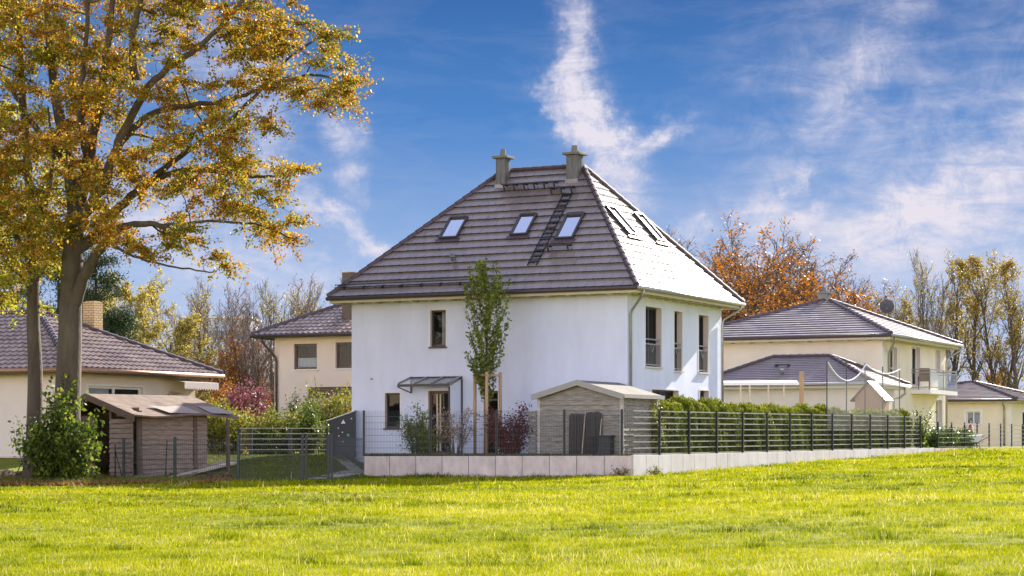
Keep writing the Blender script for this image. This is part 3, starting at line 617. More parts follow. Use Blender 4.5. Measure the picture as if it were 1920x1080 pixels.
# ------------------------------------------------------------------ CREAM HOUSE + others
def cream_house():
    Y0 = 97; h = H('cream_house', ((1653 - 960) / F * Y0, Y0, 1.15), 'cream two-storey house with low grey pyramid roof, balcony and dark satellite dish', 'house')
    Wd, Ld, oh = 10.2, 11.3, .65; ze = 5.45
    w = MB(); rv = MB(); zw = ze - .04; DS, NS = Vector((0, 1, 0)), Vector((1, 0, 0))
    def sop(x0, x1, yt, yb):
        a = h.sd(x0, yt); b = h.sd(x1, yb); return (a.y, b.y, max(b.z, .05), a.z)
    sw = [sop(1669, 1682, 650, 716), sop(1710, 1725, 650, 724), sop(1754, 1763, 656, 700), sop(1755, 1766, 750, 810)]
    wall(w, rv, (-Wd, 0, 0), (1, 0, 0), (0, -1, 0), Wd, -.4, zw, [], .1); wall(w, rv, (0, 0, 0), DS, NS, Ld, -.4, zw, sw, .25)
    wall(w, rv, (0, Ld, 0), (-1, 0, 0), (0, 1, 0), Wd, -.4, zw, [], .1); wall(w, rv, (-Wd, Ld, 0), (0, -1, 0), (-1, 0, 0), Ld, -.4, zw, [], .1)
    wo = w.build('wall', M['cream'], h.e)
    for i, op in enumerate(sw):
        window(h.e, (0, 0, 0), DS, NS, op, M['white'], dep=.2, surround=M['white'], sillmat='white', trans=.4 if i == 0 else 0, bw=.1, sill=i != 1, name='balcony_door' if i == 1 else 'window')
    X0, X1, Y0r, Y1r = -Wd - oh, oh, -oh, Ld + oh; zr = 7.56
    ro = hiproof(h, X0, X1, Y0r, Y1r, ze, (-4.8, 5.7), (-4.5, 5.7), zr, M['tilegrey'], 16, 16, tw=.34, lip=.07, capr=.1, gut='gutterdark', gut2='zinc', gr=.08, fas=.2, side=.5)
    rafters(ro, X0, X1, Y0r, Y1r, -Wd, 0, 0, Ld, ze - .03, M['soffit'], 1.0, .24, .12)
    b = MB(); b.box(-5.15, -4.65, 5.7, 6.2, zr - .35, zr + .42); co = b.build('chimney', M['zincbright'], h.e)
    b = MB(); b.box(-5.25, -4.55, 5.6, 6.3, zr + .421, zr + .5); b.tube([(-4.9, 5.95, zr + .5), (-4.9, 5.95, zr + .75)], [.14, .06], 8); b.build('chimney_cap', M['zincbright'], co)
    pipe(h.e, [(X1 + .04, -.1, ze - .1), (X1 + .04, -.1, ze - .3), (.12, .9, ze - .75), (.08, 1.0, ze - .95), (.08, 1.0, 0)], M['zinc'], .055)
    pipe(h.e, [(X1 + .04, Ld + .4, ze - .1), (X1 + .04, Ld + .4, ze - .3), (.12, Ld - .0, ze - .7), (.08, Ld - .15, ze - .9), (.08, Ld - .15, 0)], M['zinc'], .055)
    b = MB(); b.box(.001, .03, 0.0, .35, 0, zw - .02); b.build('white_corner_stripe', M['white'], h.e)
    # balcony
    y0, y1 = h.sd(1708, 730).y, h.sd(1760, 730).y; zb = h.sd(1712, 731).z; dp = 1.0
    b = MB(); b.box(.002, dp, y0, y1, zb - .2, zb); bo = b.build('balcony', M['white'], h.e)
    r = MB(); zt = zb + 1.0
    for z in (zt, zt - .14, zb + .12): r.bar((dp - .04, y0, z), (dp - .04, y1, z), .05, .05); r.bar((.01, y0 + .03, z), (dp - .07, y0 + .03, z), .04, .05); r.bar((.01, y1 - .03, z), (dp - .07, y1 - .03, z), .04, .05)
    for y in (y0 + .03, (y0 + y1) / 2, y1 - .03): r.bar((dp - .04, y, zb - .15), (dp - .04, y, zt + .03), .045, .045)
    r.build('balcony_railing', M['zinc'], bo)
    g = MB(); g.quad((dp - .04, y0 + .08, zb + .16), (dp - .04, y1 - .08, zb + .16), (dp - .04, y1 - .08, zt - .18), (dp - .04, y0 + .08, zt - .18)); g.build('balcony_glass', M['glassclear'], bo)
    # dish
    mR = (zr - ze) / (4.5 + oh); nR = Vector((mR, 0, 1)).normalized(); d0 = h.hit(1663, 597, (X1, 0, ze), nR)
    b = MB(); b.tube([d0, d0 + Vector((0, 0, .55))], .035, 6); do = b.build('satellite_dish_mast', M['zinc'], h.e)
    b = MB(); c = d0 + Vector((0, 0, .62)); ax = Vector((.25, -1, .25)).normalized(); a = ax.orthogonal().normalized(); bb = ax.cross(a); R = .38; nr = 4
    for i in range(nr):
        for k in range(20):
            t0, t1 = 2 * math.pi * k / 20, 2 * math.pi * (k + 1) / 20; r0, r1 = R * i / nr, R * (i + 1) / nr
            q = lambda r, t: c + (a * math.cos(t) + bb * math.sin(t)) * r + ax * (r * r * .35)
            b.quad(q(r0, t0), q(r1, t0), q(r1, t1), q(r0, t1)) if i else b.quad(c, q(r1, t0), q(r1, t1))
    b.tube([c - bb * R, c + ax * .4], .014, 5); b.tube([c + ax * .36, c + ax * .46], .04, 6)
    b.build('dish', M['dish'], do, True)
    # chair on the balcony
    q = h.R @ Vector((.5, y0 + .55, zb)) + h.o
    ch = thing('garden_chair', q, 'brown mesh folding chair standing on the balcony', 'chair', ANG + math.radians(200))
    b = MB(); b.box(-.25, .25, -.22, .22, .42, .45); b.build('seat', M['chair'], ch)
    b = MB(); b.obox([(-.25, .2, .45), (.25, .2, .45), (.25, .23, .45), (-.25, .23, .45), (-.25, .36, 1.08), (.25, .36, 1.08), (.25, .39, 1.08), (-.25, .39, 1.08)]); b.build('backrest', M['chair'], ch)
    for sx in (-.26, .26):
        for (ya, yb) in ((-.25, .2), (.25, -.2)):
            b = MB(); b.bar((sx, ya, 0), (sx, yb, .62), .025, .03); b.build('leg', M['dish'], ch)
        b = MB(); b.bar((sx, -.2, .64), (sx, .28, .64), .04, .03); b.build('armrest', M['dish'], ch)
    return h
CH = cream_house()

def garage():
    Y0 = 90.6; h = H('garage', ((1622 - 960) / F * Y0, Y0, 1.15), 'low cream garage with mauve grey hipped roof in front of the cream house', 'garage')
    Wd, L, oh = 7.6, 4.4, .55; ze = 2.98; w = MB(); rv = MB(); zw = ze - .04
    for a in (((-Wd, 0, 0), (1, 0, 0), (0, -1, 0), Wd), ((0, 0, 0), (0, 1, 0), (1, 0, 0), L), ((0, L, 0), (-1, 0, 0), (0, 1, 0), Wd), ((-Wd, L, 0), (0, -1, 0), (-1, 0, 0), L)): wall(w, rv, *a, -.4, zw, [])
    w.build('wall', M['cream'], h.e)
    ro = hiproof(h, -Wd - oh, oh, -oh, L + oh, ze, (-5.15, L / 2), (-2.35, L / 2), ze + 1.3, M['garagetile'], 15, 13, tw=.3, lip=.025, capr=.09, gut='zinc', gut2='white', fas=.2)
    rafters(ro, -Wd - oh, oh, -oh, L + oh, -Wd, 0, 0, L, ze - .03, M['soffit'], 1.0, .2, .1)
    m = 1.3 / (L / 2 + oh); n = Vector((0, -m, 1)).normalized(); p = Vector((0, -oh, ze))
    a = h.hit(1455, 687, p, n); b_ = h.hit(1481, 687, p, n); g = MB()
    g.box(a.x, b_.x, a.y - .16, a.y - .1, a.z + .05, a.z + .1); g.box(a.x, a.x + .1, a.y - .2, a.y, a.z - .02, a.z + .1); g.box(b_.x - .1, b_.x, a.y - .2, a.y, a.z - .02, a.z + .1); g.build('roof_step', M['black'], h.e)
    v = h.hit(1467, 702, p, n); b = MB(); b.tube([v, v + Vector((0, -.05, .15))], .09, 8); b.tube([v + Vector((0, -.05, .13)), v + Vector((0, -.07, .24))], [.13, .1], 10); b.build('roof_vent', M['zincbright'], h.e)
    pipe(h.e, [(oh + .04, L - .2, ze - .1), (oh + .04, L - .2, ze - .4), (oh - .2, L - .3, ze - .6), (.1, L - .4, ze - .65), (.08, L - .4, 0)], M['zinc'], .055)
garage()

def yellow_house():
    Y0 = 120; h = H('yellow_bungalow', ((1893 - 960) / F * Y0, Y0, 1.1), 'small pale yellow bungalow with grey hipped roof at the far right', 'house')
    Wd, L, oh = 9.5, 11, .55; ze = 2.88; w = MB(); rv = MB(); zw = ze - .04
    a = h.fr(1812, 772); b = h.fr(1838, 796); op = (a.x + Wd, b.x + Wd, b.z, a.z)
    s0 = h.sd(1917, 772).y; so = (s0, s0 + 1.2, .1, a.z)
    wall(w, rv, (-Wd, 0, 0), (1, 0, 0), (0, -1, 0), Wd, -.4, zw, [op], .12); wall(w, rv, (0, 0, 0), (0, 1, 0), (1, 0, 0), L, -.4, zw, [so], .15)
    wall(w, rv, (0, L, 0), (-1, 0, 0), (0, 1, 0), Wd, -.4, zw, []); wall(w, rv, (-Wd, L, 0), (0, -1, 0), (-1, 0, 0), L, -.4, zw, [])
    wo = w.build('wall', M['yellow'], h.e)
    window(h.e, (-Wd, 0, 0), (1, 0, 0), (0, -1, 0), op, M['white'], mull=1, surround=M['white'], sillmat='white', bw=.12, curtain=(0, 1, 0, 1)); window(h.e, (0, 0, 0), (0, 1, 0), (1, 0, 0), so, M['dark'], surround=M['white'], sillmat='white', bw=.12)
    ap = h.hit(1823, 716, (0, 5.5, 0), (0, 1, 0)); 
    ro = hiproof(h, -Wd - oh, oh, -oh, L + oh, ze, (-3.7, 5.2), (-3.5, 5.2), ze + 1.16, M['tilegrey'], 13, 13, tw=.34, lip=.06, capr=.1, gut='gutterdark', gut2='zinc', gr=.08, fas=.15)
    rafters(ro, -Wd - oh, oh, -oh, L + oh, -Wd, 0, 0, L, ze - .03, M['soffit'], 1.3, .2, .14)
    pipe(h.e, [(-.25, -oh - .02, ze - .1), (-.25, -oh, ze - .3), (-.3, -.1, ze - .5), (-.3, -.07, ze - .7), (-.3, -.07, 0)], M['zinc'], .055)
    b = MB(); b.box(.001, .03, .0, .5, 0, zw - .02); b.build('white_corner_stripe', M['white'], h.e)
yellow_house()

def middle_house():
    # near-right corner is hidden behind the blue house; the far-left eave corner shows
    Wd, L, oh = 11.0, 9.0, .75; Y0 = 93
    lc = Vector(((472 - 960) / F * Y0, Y0, 0)); o = lc + vL * -(Wd + oh) + u * oh
    h = H('peach_house', (o.x, o.y, 1.1), 'peach two-storey house with brown pantile roof and brown windows behind the blue house', 'house')
    ze = EYE + (824 - 629) / F * Y0 - 1.1; w = MB(); rv = MB(); zw = ze - .04
    def fop(x0, x1, yt, yb):
        a = h.fr(x0, yt); b = h.fr(x1, yb); return (a.x + Wd, b.x + Wd, b.z, a.z)
    ops = [fop(551, 594, 645, 692), fop(629, 673, 642, 690), fop(577, 664, 726, 744)]
    wall(w, rv, (-Wd, 0, 0), (1, 0, 0), (0, -1, 0), Wd, -.4, zw, ops, .12)
    for a in (((0, 0, 0), (0, 1, 0), (1, 0, 0), L), ((0, L, 0), (-1, 0, 0), (0, 1, 0), Wd), ((-Wd, L, 0), (0, -1, 0), (-1, 0, 0), L)): wall(w, rv, *a, -.4, zw, [])
    wo = w.build('wall', M['peach'], h.e)
    for i, op in enumerate(ops):
        window(h.e, (-Wd, 0, 0), (1, 0, 0), (0, -1, 0), op, M['brownframe'], fw=.09, sillmat='white' if i < 2 else 'dark', curtain=(0, .45, 0, 1) if i == 0 else None, glass='glass', reveal='peach')
    X0, X1, Y0r, Y1r = -Wd - oh, oh, -oh, L + oh; k = L / 2 + oh; zr = ze + 2.55
    ro = hiproof(h, X0, X1, Y0r, Y1r, ze, (X0 + k, L / 2), (X1 - k, L / 2), zr, M['pantile'], 15, 15, tw=.3, lip=.04, wave=.05, capr=.11, gut='gutterdark', gr=.08, fas=.12, fasmat='wood_dark', under='soffit')
    m = 2.55 / k; n = Vector((0, -m, 1)).normalized(); p = Vector((0, Y0r, ze))
    c = h.hit(651, 600, p, n); zt = h.hit(651, 511, c, (0, 1, 0)).z
    b = MB(); b.box(c.x - .28, c.x + .28, c.y, c.y + .5, c.z - .3, zt); co = b.build('chimney', M['wood_dark'], h.e)
    b = MB(); b.box(c.x - .3, c.x + .3, c.y - .02, c.y + .52, zt, zt + .03); b.build('chimney_cap', M['copper'], co)
    v = h.hit(630, 607, p, n); b = MB(); b.tube([v, v + Vector((0, 0, .35))], .07, 8); b.tube([v + Vector((0, 0, .3)), v + Vector((0, 0, .4))], .1, 8); b.build('roof_vent', M['zincbright'], h.e)
    pipe(h.e, [(X0 + .5, Y0r, ze - .1), (X0 + .55, Y0r + .05, ze - .3), (-Wd + .12, -.1, ze - 1.0), (-Wd + .15, -.08, ze - 1.2), (-Wd + .15, -.08, 0)], M['gutterdark'], .055)
middle_house()

def bungalow():
    Y0 = 68.6; kx = (128 - 960) / F
    h = H('old_bungalow', (kx * Y0 - .0, Y0, .75), 'old pink-white bungalow with brown pantile roof and yellow brick chimney at the left', 'house')
    Wd, L, oh = 10.5, 7.15, .7; ze = 3.24; w = MB(); rv = MB(); zw = ze - .04
    a = h.sd(166, 723); b = h.sd(268, 800); op = (a.y, b.y, b.z, a.z)
    a2 = h.sd(312, 738); b2 = h.sd(320, 760); op2 = (a2.y, b2.y, b2.z, a2.z)
    wall(w, rv, (-Wd, 0, 0), (1, 0, 0), (0, -1, 0), Wd, -.4, zw, [], .12); wall(w, rv, (0, 0, 0), (0, 1, 0), (1, 0, 0), L, -.4, zw, [op, op2], .12)
    wall(w, rv, (0, L, 0), (-1, 0, 0), (0, 1, 0), Wd, -.4, zw, []); wall(w, rv, (-Wd, L, 0), (0, -1, 0), (-1, 0, 0), L, -.4, zw, [])
    wo = w.build('wall', M['bung'], h.e)
    window(h.e, (0, 0, 0), (0, 1, 0), (1, 0, 0), op, M['white'], mull=1, surround=M['white'], sillmat='white', fw=.08, curtain=(0, 1, .0, .45)); window(h.e, (0, 0, 0), (0, 1, 0), (1, 0, 0), op2, M['white'], surround=M['white'], sillmat='white')
    b = MB(); b.box(-Wd - .02, .02, -.025, -.001, -.4, .28); b.build('plinth', M['concrete'], h.e)
    X0, X1, Y0r, Y1r = -Wd - oh, oh, -oh, L + oh; zr = ze + 2.2
    ro = hiproof(h, X0, X1, Y0r, Y1r, ze, (-Wd + 4, L / 2), (-4.3, L / 2), zr, M['pantile'], 14, 14, tw=.3, lip=.045, wave=.055, capr=.11, gut='copper', gr=.08, fas=.16, fasmat='wood_dark', under='soffit')
    c = h.hit(166, 612, (0, L / 2 + 1.3, 0), (0, 1, 0)); zt = h.hit(166, 566, c, (0, 1, 0)).z
    b = MB(); b.box(c.x - .26, c.x + .26, c.y, c.y + .5, 3.9, zt); co = b.build('chimney', M['brick'], h.e)
    b = MB(); b.box(c.x - .2, c.x + .2, c.y + .06, c.y + .44, zt, zt + .04); b.build('chimney_cap', M['brick'], co)
    pipe(h.e, [(X1 + .03, Y1r - .6, ze - .1), (X1 - .05, Y1r - .7, ze - .35), (.2, L - .1, ze - .75), (.09, L - .15, ze - 1.0), (.09, L - .15, 0)], M['copper'], .055)
    # two small awnings tucked under the eave
    y0, y1 = h.sd(304, 715).y, L + .1
    for (dy0, dy1, x, zt_, dz) in ((0, 0, 1.0, ze - .32, .28), (.35, -1.2, .45, ze - .75, .22)):
        aw = MB(); ya, yb = y0 + dy0, y1 + dy1; aw.quad((.01, ya, zt_ + .1), (x, ya, zt_), (x, yb, zt_), (.01, yb, zt_ + .1)); m = 14
        for i in range(m):
            p0, p1 = ya + (yb - ya) * i / m, ya + (yb - ya) * (i + 1) / m; pm = (p0 + p1) / 2
            aw.quad((x, p0, zt_), (x, p0, zt_ - dz * .75), (x, pm, zt_ - dz), (x, p1, zt_ - dz * .75), (x, p1, zt_))
        aw.build('awning', M['fabric'], h.e)
bungalow()

# distant buildings
def block(name, px0, px1, ytop, Y, mat, label, bands, depth=12, roofh=0):
    a = P(px0, ytop, Y); b = P(px1, ytop, Y); h = thing(name, (a.x, Y, 1.0), label, 'building'); w = b.x - a.x; z = a.z - 1.0
    m = MB(); m.box(0, w, 0, depth, -.5, z); m.build('wall', mat, h)
    for (f0, f1) in bands:
        s = MB(); n = max(3, int(w / 3))
        for i in range(n):
            x0 = w * (i + .12) / n; x1 = w * (i + .88) / n; s.box(x0, x1, -.05, .05, z * f0, z * f1)
        s.build('window_band', M['fardark'], h)
    r = MB(); r.box(-.3, w + .3, -.4, depth + .3, z + .002, z + .35); r.build('flat_roof', M['farwhite'], h)
block('apartment_block', 338, 470, 597, 330, M['far'], 'distant grey-violet block rising behind the bare trees left of the peach house', [(.25, .33), (.45, .53), (.65, .73), (.83, .9)])
block('office_building', 392, 506, 655, 150, M['farwhite'], 'low white flat-roofed building behind the bare trees left of the peach house', [(.35, .72)])
block('office_building', 395, 520, 706, 135, M['farwhite'], 'low white flat annex just above the purple shrub left of the peach house', [(.2, .5)])
block('apartment_block', 1690, 1782, 600, 230, M['far'], 'distant pale blue-grey block between the cream house and the far right trees', [(.2, .3), (.45, .55), (.7, .8)])
block('apartment_block', 1560, 1700, 640, 260, M['far'], 'low distant grey building just above the cream house roof', [(.3, .5)])

# ------------------------------------------------------------------ retaining walls and fences
def retaining():
    L = (CL - CF).length; d = (CL - CF).normalized(); nrm = Vector((-d.y, d.x, 0)) * 1.0
    if nrm.y > 0: nrm = -nrm
    t = thing('retaining_wall', (CF.x, CF.y, .4), 'grey shaded concrete block wall in front of the blue house', 'wall')
    b = MB(); n = 10
    for i in range(n):
        p = CF + d * (L * i / n + .008); q = CF + d * (L * (i + 1) / n - .008); zt = TER + .03 - .035 * (i / n)
        pts = [p, q, q - nrm * .12, p - nrm * .12]; o = t.location
        b.obox([(c.x - o.x, c.y - o.y, -.5) for c in pts] + [(c.x - o.x, c.y - o.y, zt - .4) for c in pts])
    b.build('blocks', M['concrete'], t, bevel=.008)
    t = thing('retaining_wall', (CF.x, CF.y, .4), 'long sunlit pale concrete block wall under the railing fence', 'wall')
    b = MB(); n = 34; nr = Vector((u.y, -u.x, 0))
    for i in range(n):
        p = CF + u * (i * .98 + .05) + nr * .03; q = p + u * .962; zt = TER + .04 + .0035 * i
        pts = [p, q, q - nr * .14, p - nr * .14]; o = t.location
        b.obox([(c.x - o.x, c.y - o.y, -.5) for c in pts] + [(c.x - o.x, c.y - o.y, zt - .4) for c in pts])
    m = plain('pale_concrete_block', (.50, .46, .42), .85, scale=1.1, bump=.3, bscale=35, col2=(.68, .64, .61), stretch=(1.2, 1.2, .7))
    b.build('blocks', m, t, bevel=.008)
    t = thing('kerb_wall', tuple(CF + u * 33.4), 'low pale kerb under the far right fence', 'wall', ANG)
    b = MB(); b.box(-.05, .05, 0, 22, -.3, 1.21); b.build('kerb', M['concrete'], t)
retaining()
def meshpanel(b, p, q, z0, z1, vs=.05, hs=.2, rv=.0028, rh=.004):
    n = int((q - p).length / vs)
    for i in range(n + 1):
        c = p.lerp(q, i / n); b.bar((c.x, c.y, z0), (c.x, c.y, z1 + .02), rv * 2, rv * 2)
    z = z0 + .04
    while z <= z1 + .001:
        b.bar((p.x, p.y, z), (q.x, q.y, z), rh * 2, rh * 2); z += hs
def front_fence():
    d = (CL - CF).normalized(); base = CL + Vector((.02, .05, 0))
    t = thing('mesh_fence', (base.x, base.y, TER), 'dark welded mesh fence on the shaded concrete wall', 'fence')
    pos = []
    for px in (682, 807, 931, 1058, 1166):
        k = (px - 960) / F; o = CF + Vector((0, .06, 0)); s = (k * o.y - o.x) / (d.x - k * d.y); pos.append(o + d * s)
    o = t.location
    for i, p in enumerate(pos):
        b = MB(); zt = TER + 1.46; b.box(p.x - o.x - .035, p.x - o.x + .035, p.y - o.y + .0, p.y - o.y + .05, 0, zt - TER); b.build('post', M['black'], t)
    pos.append(CF + Vector((-.02, .05, 0)))
    for p, q in zip(pos[:-1], pos[1:]):
        b = MB(); a = Vector((p.x - o.x, p.y - o.y - .012, 0)); c = Vector((q.x - o.x, q.y - o.y - .012, 0)); meshpanel(b, a, c, .02, 1.42); b.build('mesh_panel', M['wire'], t)
front_fence()
def side_fence():
    t = thing('railing_fence', (CF.x, CF.y, TER), 'long fence of pale horizontal rails on the sunlit concrete wall', 'fence', ANG)
    for i in range(14):
        y = .15 + i * 2.42 - (.45 if i else 0); z = .04 + .0035 * y
        if i: 
            b = MB(); b.box(-.022, .035, y - .035, y + .035, z, z + 1.43); b.build('post', M['black'], t)
        if i < 13:
            y1 = .15 + (i + 1) * 2.42 - .45; b = MB(); z1 = .04 + .0035 * y1
            for k in range(8):
                h = .03 + 1.34 * k / 7; b.bar((-.035, y + .035, z + h), (-.035, y1 - .035, z1 + h), .02, .036)
            b.build('rail_panel', M['rail'], t)
            b = MB(); n = int((y1 - y) / .1)
            for k in range(n): yy = y + .05 + .1 * k; b.bar((-.045, yy, z + .03), (-.045, yy, z + 1.38), .005, .005)
            b.build('wire_panel', M['wire'], t)
    p = CF + u * 34
    t = thing('railing_fence', (p.x, p.y, 1.2), 'lower dark post and rail fence at the far right before the yellow bungalow', 'fence', ANG)
    for i in range(10):
        y = i * 2.3; b = MB(); b.box(-.03, .03, y - .035, y + .035, 0, 1.2); b.build('post', M['black'], t)
        if i < 9:
            b = MB()
            for k in range(6): h = .06 + 1.06 * k / 5; b.bar((.035, y, h), (.035, y + 2.3, h), .012, .022)
            b.build('rail_panel', M['rail'], t)
side_fence()
def left_fence():
    # posts of the lower mesh fence at the edge of the meadow
    t = thing('mesh_fence', (P(447, 895, 60).x, 60, 0), 'low mesh fence with green posts between meadow and left lawn', 'fence')
    o = t.location; ps = []
    for px, top in ((232, 822), (328, 819), (447, 815)):
        Y = 61.2 if px < 300 else (60.3 if px < 400 else 60.0); p = P(px, 824, Y); g = G(p.x, Y); zt = P(px, top, Y).z; ps.append((p, g, zt))
        b = MB(); b.tube([(p.x - o.x, Y - o.y, g - .1), (p.x - o.x, Y - o.y, zt)], .045, 10); b.build('post', M['greenpost'], t)
    ps.append((P(564, 824, 60), G(P(564, 824, 60).x, 60), P(564, 813, 60).z))
    for (p, g, z), (q, g2, z2) in zip(ps[:-1], ps[1:]):
        b = MB(); meshpanel(b, Vector((p.x - o.x, p.y - o.y - .02, 0)), Vector((q.x - o.x, q.y - o.y - .02, 0)), min(g, g2) + .05, min(z, z2) - .08, .06); b.build('mesh_panel', M['wire'], t)
    # gate: two wide posts, a leaf and a side panel up to the wall
    t = thing('garden_gate', (P(590, 895, 60).x, 60, 0), 'dark mesh garden gate beside the left end of the concrete wall', 'gate'); o = t.location
    for px in (567, 574, 616, 622):
        p = P(px, 824, 60); b = MB(); b.box(p.x - o.x - .035, p.x - o.x + .035, -.035, .035, G(p.x, 60) - .05, P(px, 813 if px in (567, 622) else 816, 60).z); b.build('post', M['black'], t)
    p, q = P(577, 824, 60), P(613, 824, 60); b = MB(); meshpanel(b, Vector((p.x - o.x, 0, 0)), Vector((q.x - o.x, 0, 0)), .5, 1.6, .05)
    b.bar((p.x - o.x, 0, .5), (q.x - o.x, 0, .5), .04, .04); b.bar((p.x - o.x, 0, 1.65), (q.x - o.x, 0, 1.65), .04, .04); b.build('gate_leaf', M['black'], t)
    b = MB(); meshpanel(b, Vector((P(624, 824, 60).x - o.x, 0, 0)), Vector((P(682, 824, 64).x - o.x, 4.3, 0)), .55, 1.63, .06); b.build('mesh_panel', M['wire'], t)
    # rail fence behind the lawn
    Y = 71.5; p0 = P(462, 855, Y); t = thing('railing_fence', (p0.x, Y, G(p0.x, Y)), 'grey rail fence behind the left lawn in front of the shrubs', 'fence'); o = t.location
    xs = [P(px, 824, Y).x - o.x for px in (470, 472 + 72, 612)]; z0 = P(0, 853, Y).z - o.z; z1 = P(0, 803, Y).z - o.z
    for px in (449, 470, 544, 612):
        x = P(px, 824, Y).x - o.x; b = MB(); b.box(x - .06, x + .06, -.05, .05, -.1, z1 + .03); b.build('post', M['black'], t)
    for xa, xb in zip([P(449, 824, Y).x - o.x] + xs[:-1], xs):
        b = MB()
        for k in range(6): z = z0 + (z1 - z0) * k / 5; b.bar((xa, -.06, z), (xb, -.06, z), .015, .03)
        b.build('rail_panel', M['rail'], t)
    b = MB(); b.box(P(449, 824, Y).x - o.x, P(618, 824, Y).x - o.x, -.12, .1, -.3, z0 - .04); b.build('kerb', M['pave'], t)
    # thin leaning stakes near the old shed
    for (px, yt, yb, px2, lab) in ((216, 833, 888, 216, 'thin green stake with a slanting brace before the open shed door'), (313, 826, 874, 310, 'thin green stake before the shed side wall'), (54, 826, 876, 54, 'thin dark stake with a long slanting brace beside the leafy shrub at the far left')):
        Y = 61.0; p = P(px, yb, Y); t = thing('stake', (p.x, Y, G(p.x, Y)), lab, 'stake'); zt = P(px, yt, Y).z - t.location.z
        b = MB(); b.tube([(P(px2, yb, Y).x - p.x, 0, -.05), (0, 0, zt)], .022, 6); b.build('pole', M['greenpost'], t)
        if px != 313:
            s = 1 if px == 216 else -1
            b = MB(); b.tube([(0, 0, zt * .85), (s * .26 * (1 if s > 0 else 1.7), -.1, 0)], .018, 6); b.build('brace', M['greenpost'], t)
left_fence()

# ------------------------------------------------------------------ sheds and small things
def boards(b, p, d, n, L, z0, ztop, bh=.14, th=.02):
    """horizontal lap boards between z0 and ztop(s)"""
    p = Vector(p); d = Vector(d); n = Vector(n); z = z0; 
    while z < ztop(.5) - .01:
        z1 = min(z + bh, ztop(.5)); 
        # clip the run where the gable is lower than the board
        lo, hi = 0, 1
        if ztop(0) < z1:
            f = (z1 - ztop(0)) / (ztop(.5) - ztop(0)) * .5; lo, hi = f, 1 - f
        if hi > lo + .01:
            a = p + d * L * lo; c = p + d * L * hi
            q = lambda v, k, zz: (v.x + n.x * k, v.y + n.y * k, zz); w_ = rs.uniform(-.008, .008); th_ = th * rs.uniform(1.0, 2.2)
            b.obox([q(a, -.02, z + w_), q(c, -.02, z - w_), q(c, th_, z - w_), q(a, th_, z + w_), q(a, -.02, z1), q(c, -.02, z1), q(c, .004, z1), q(a, .004, z1)])
        z = z1
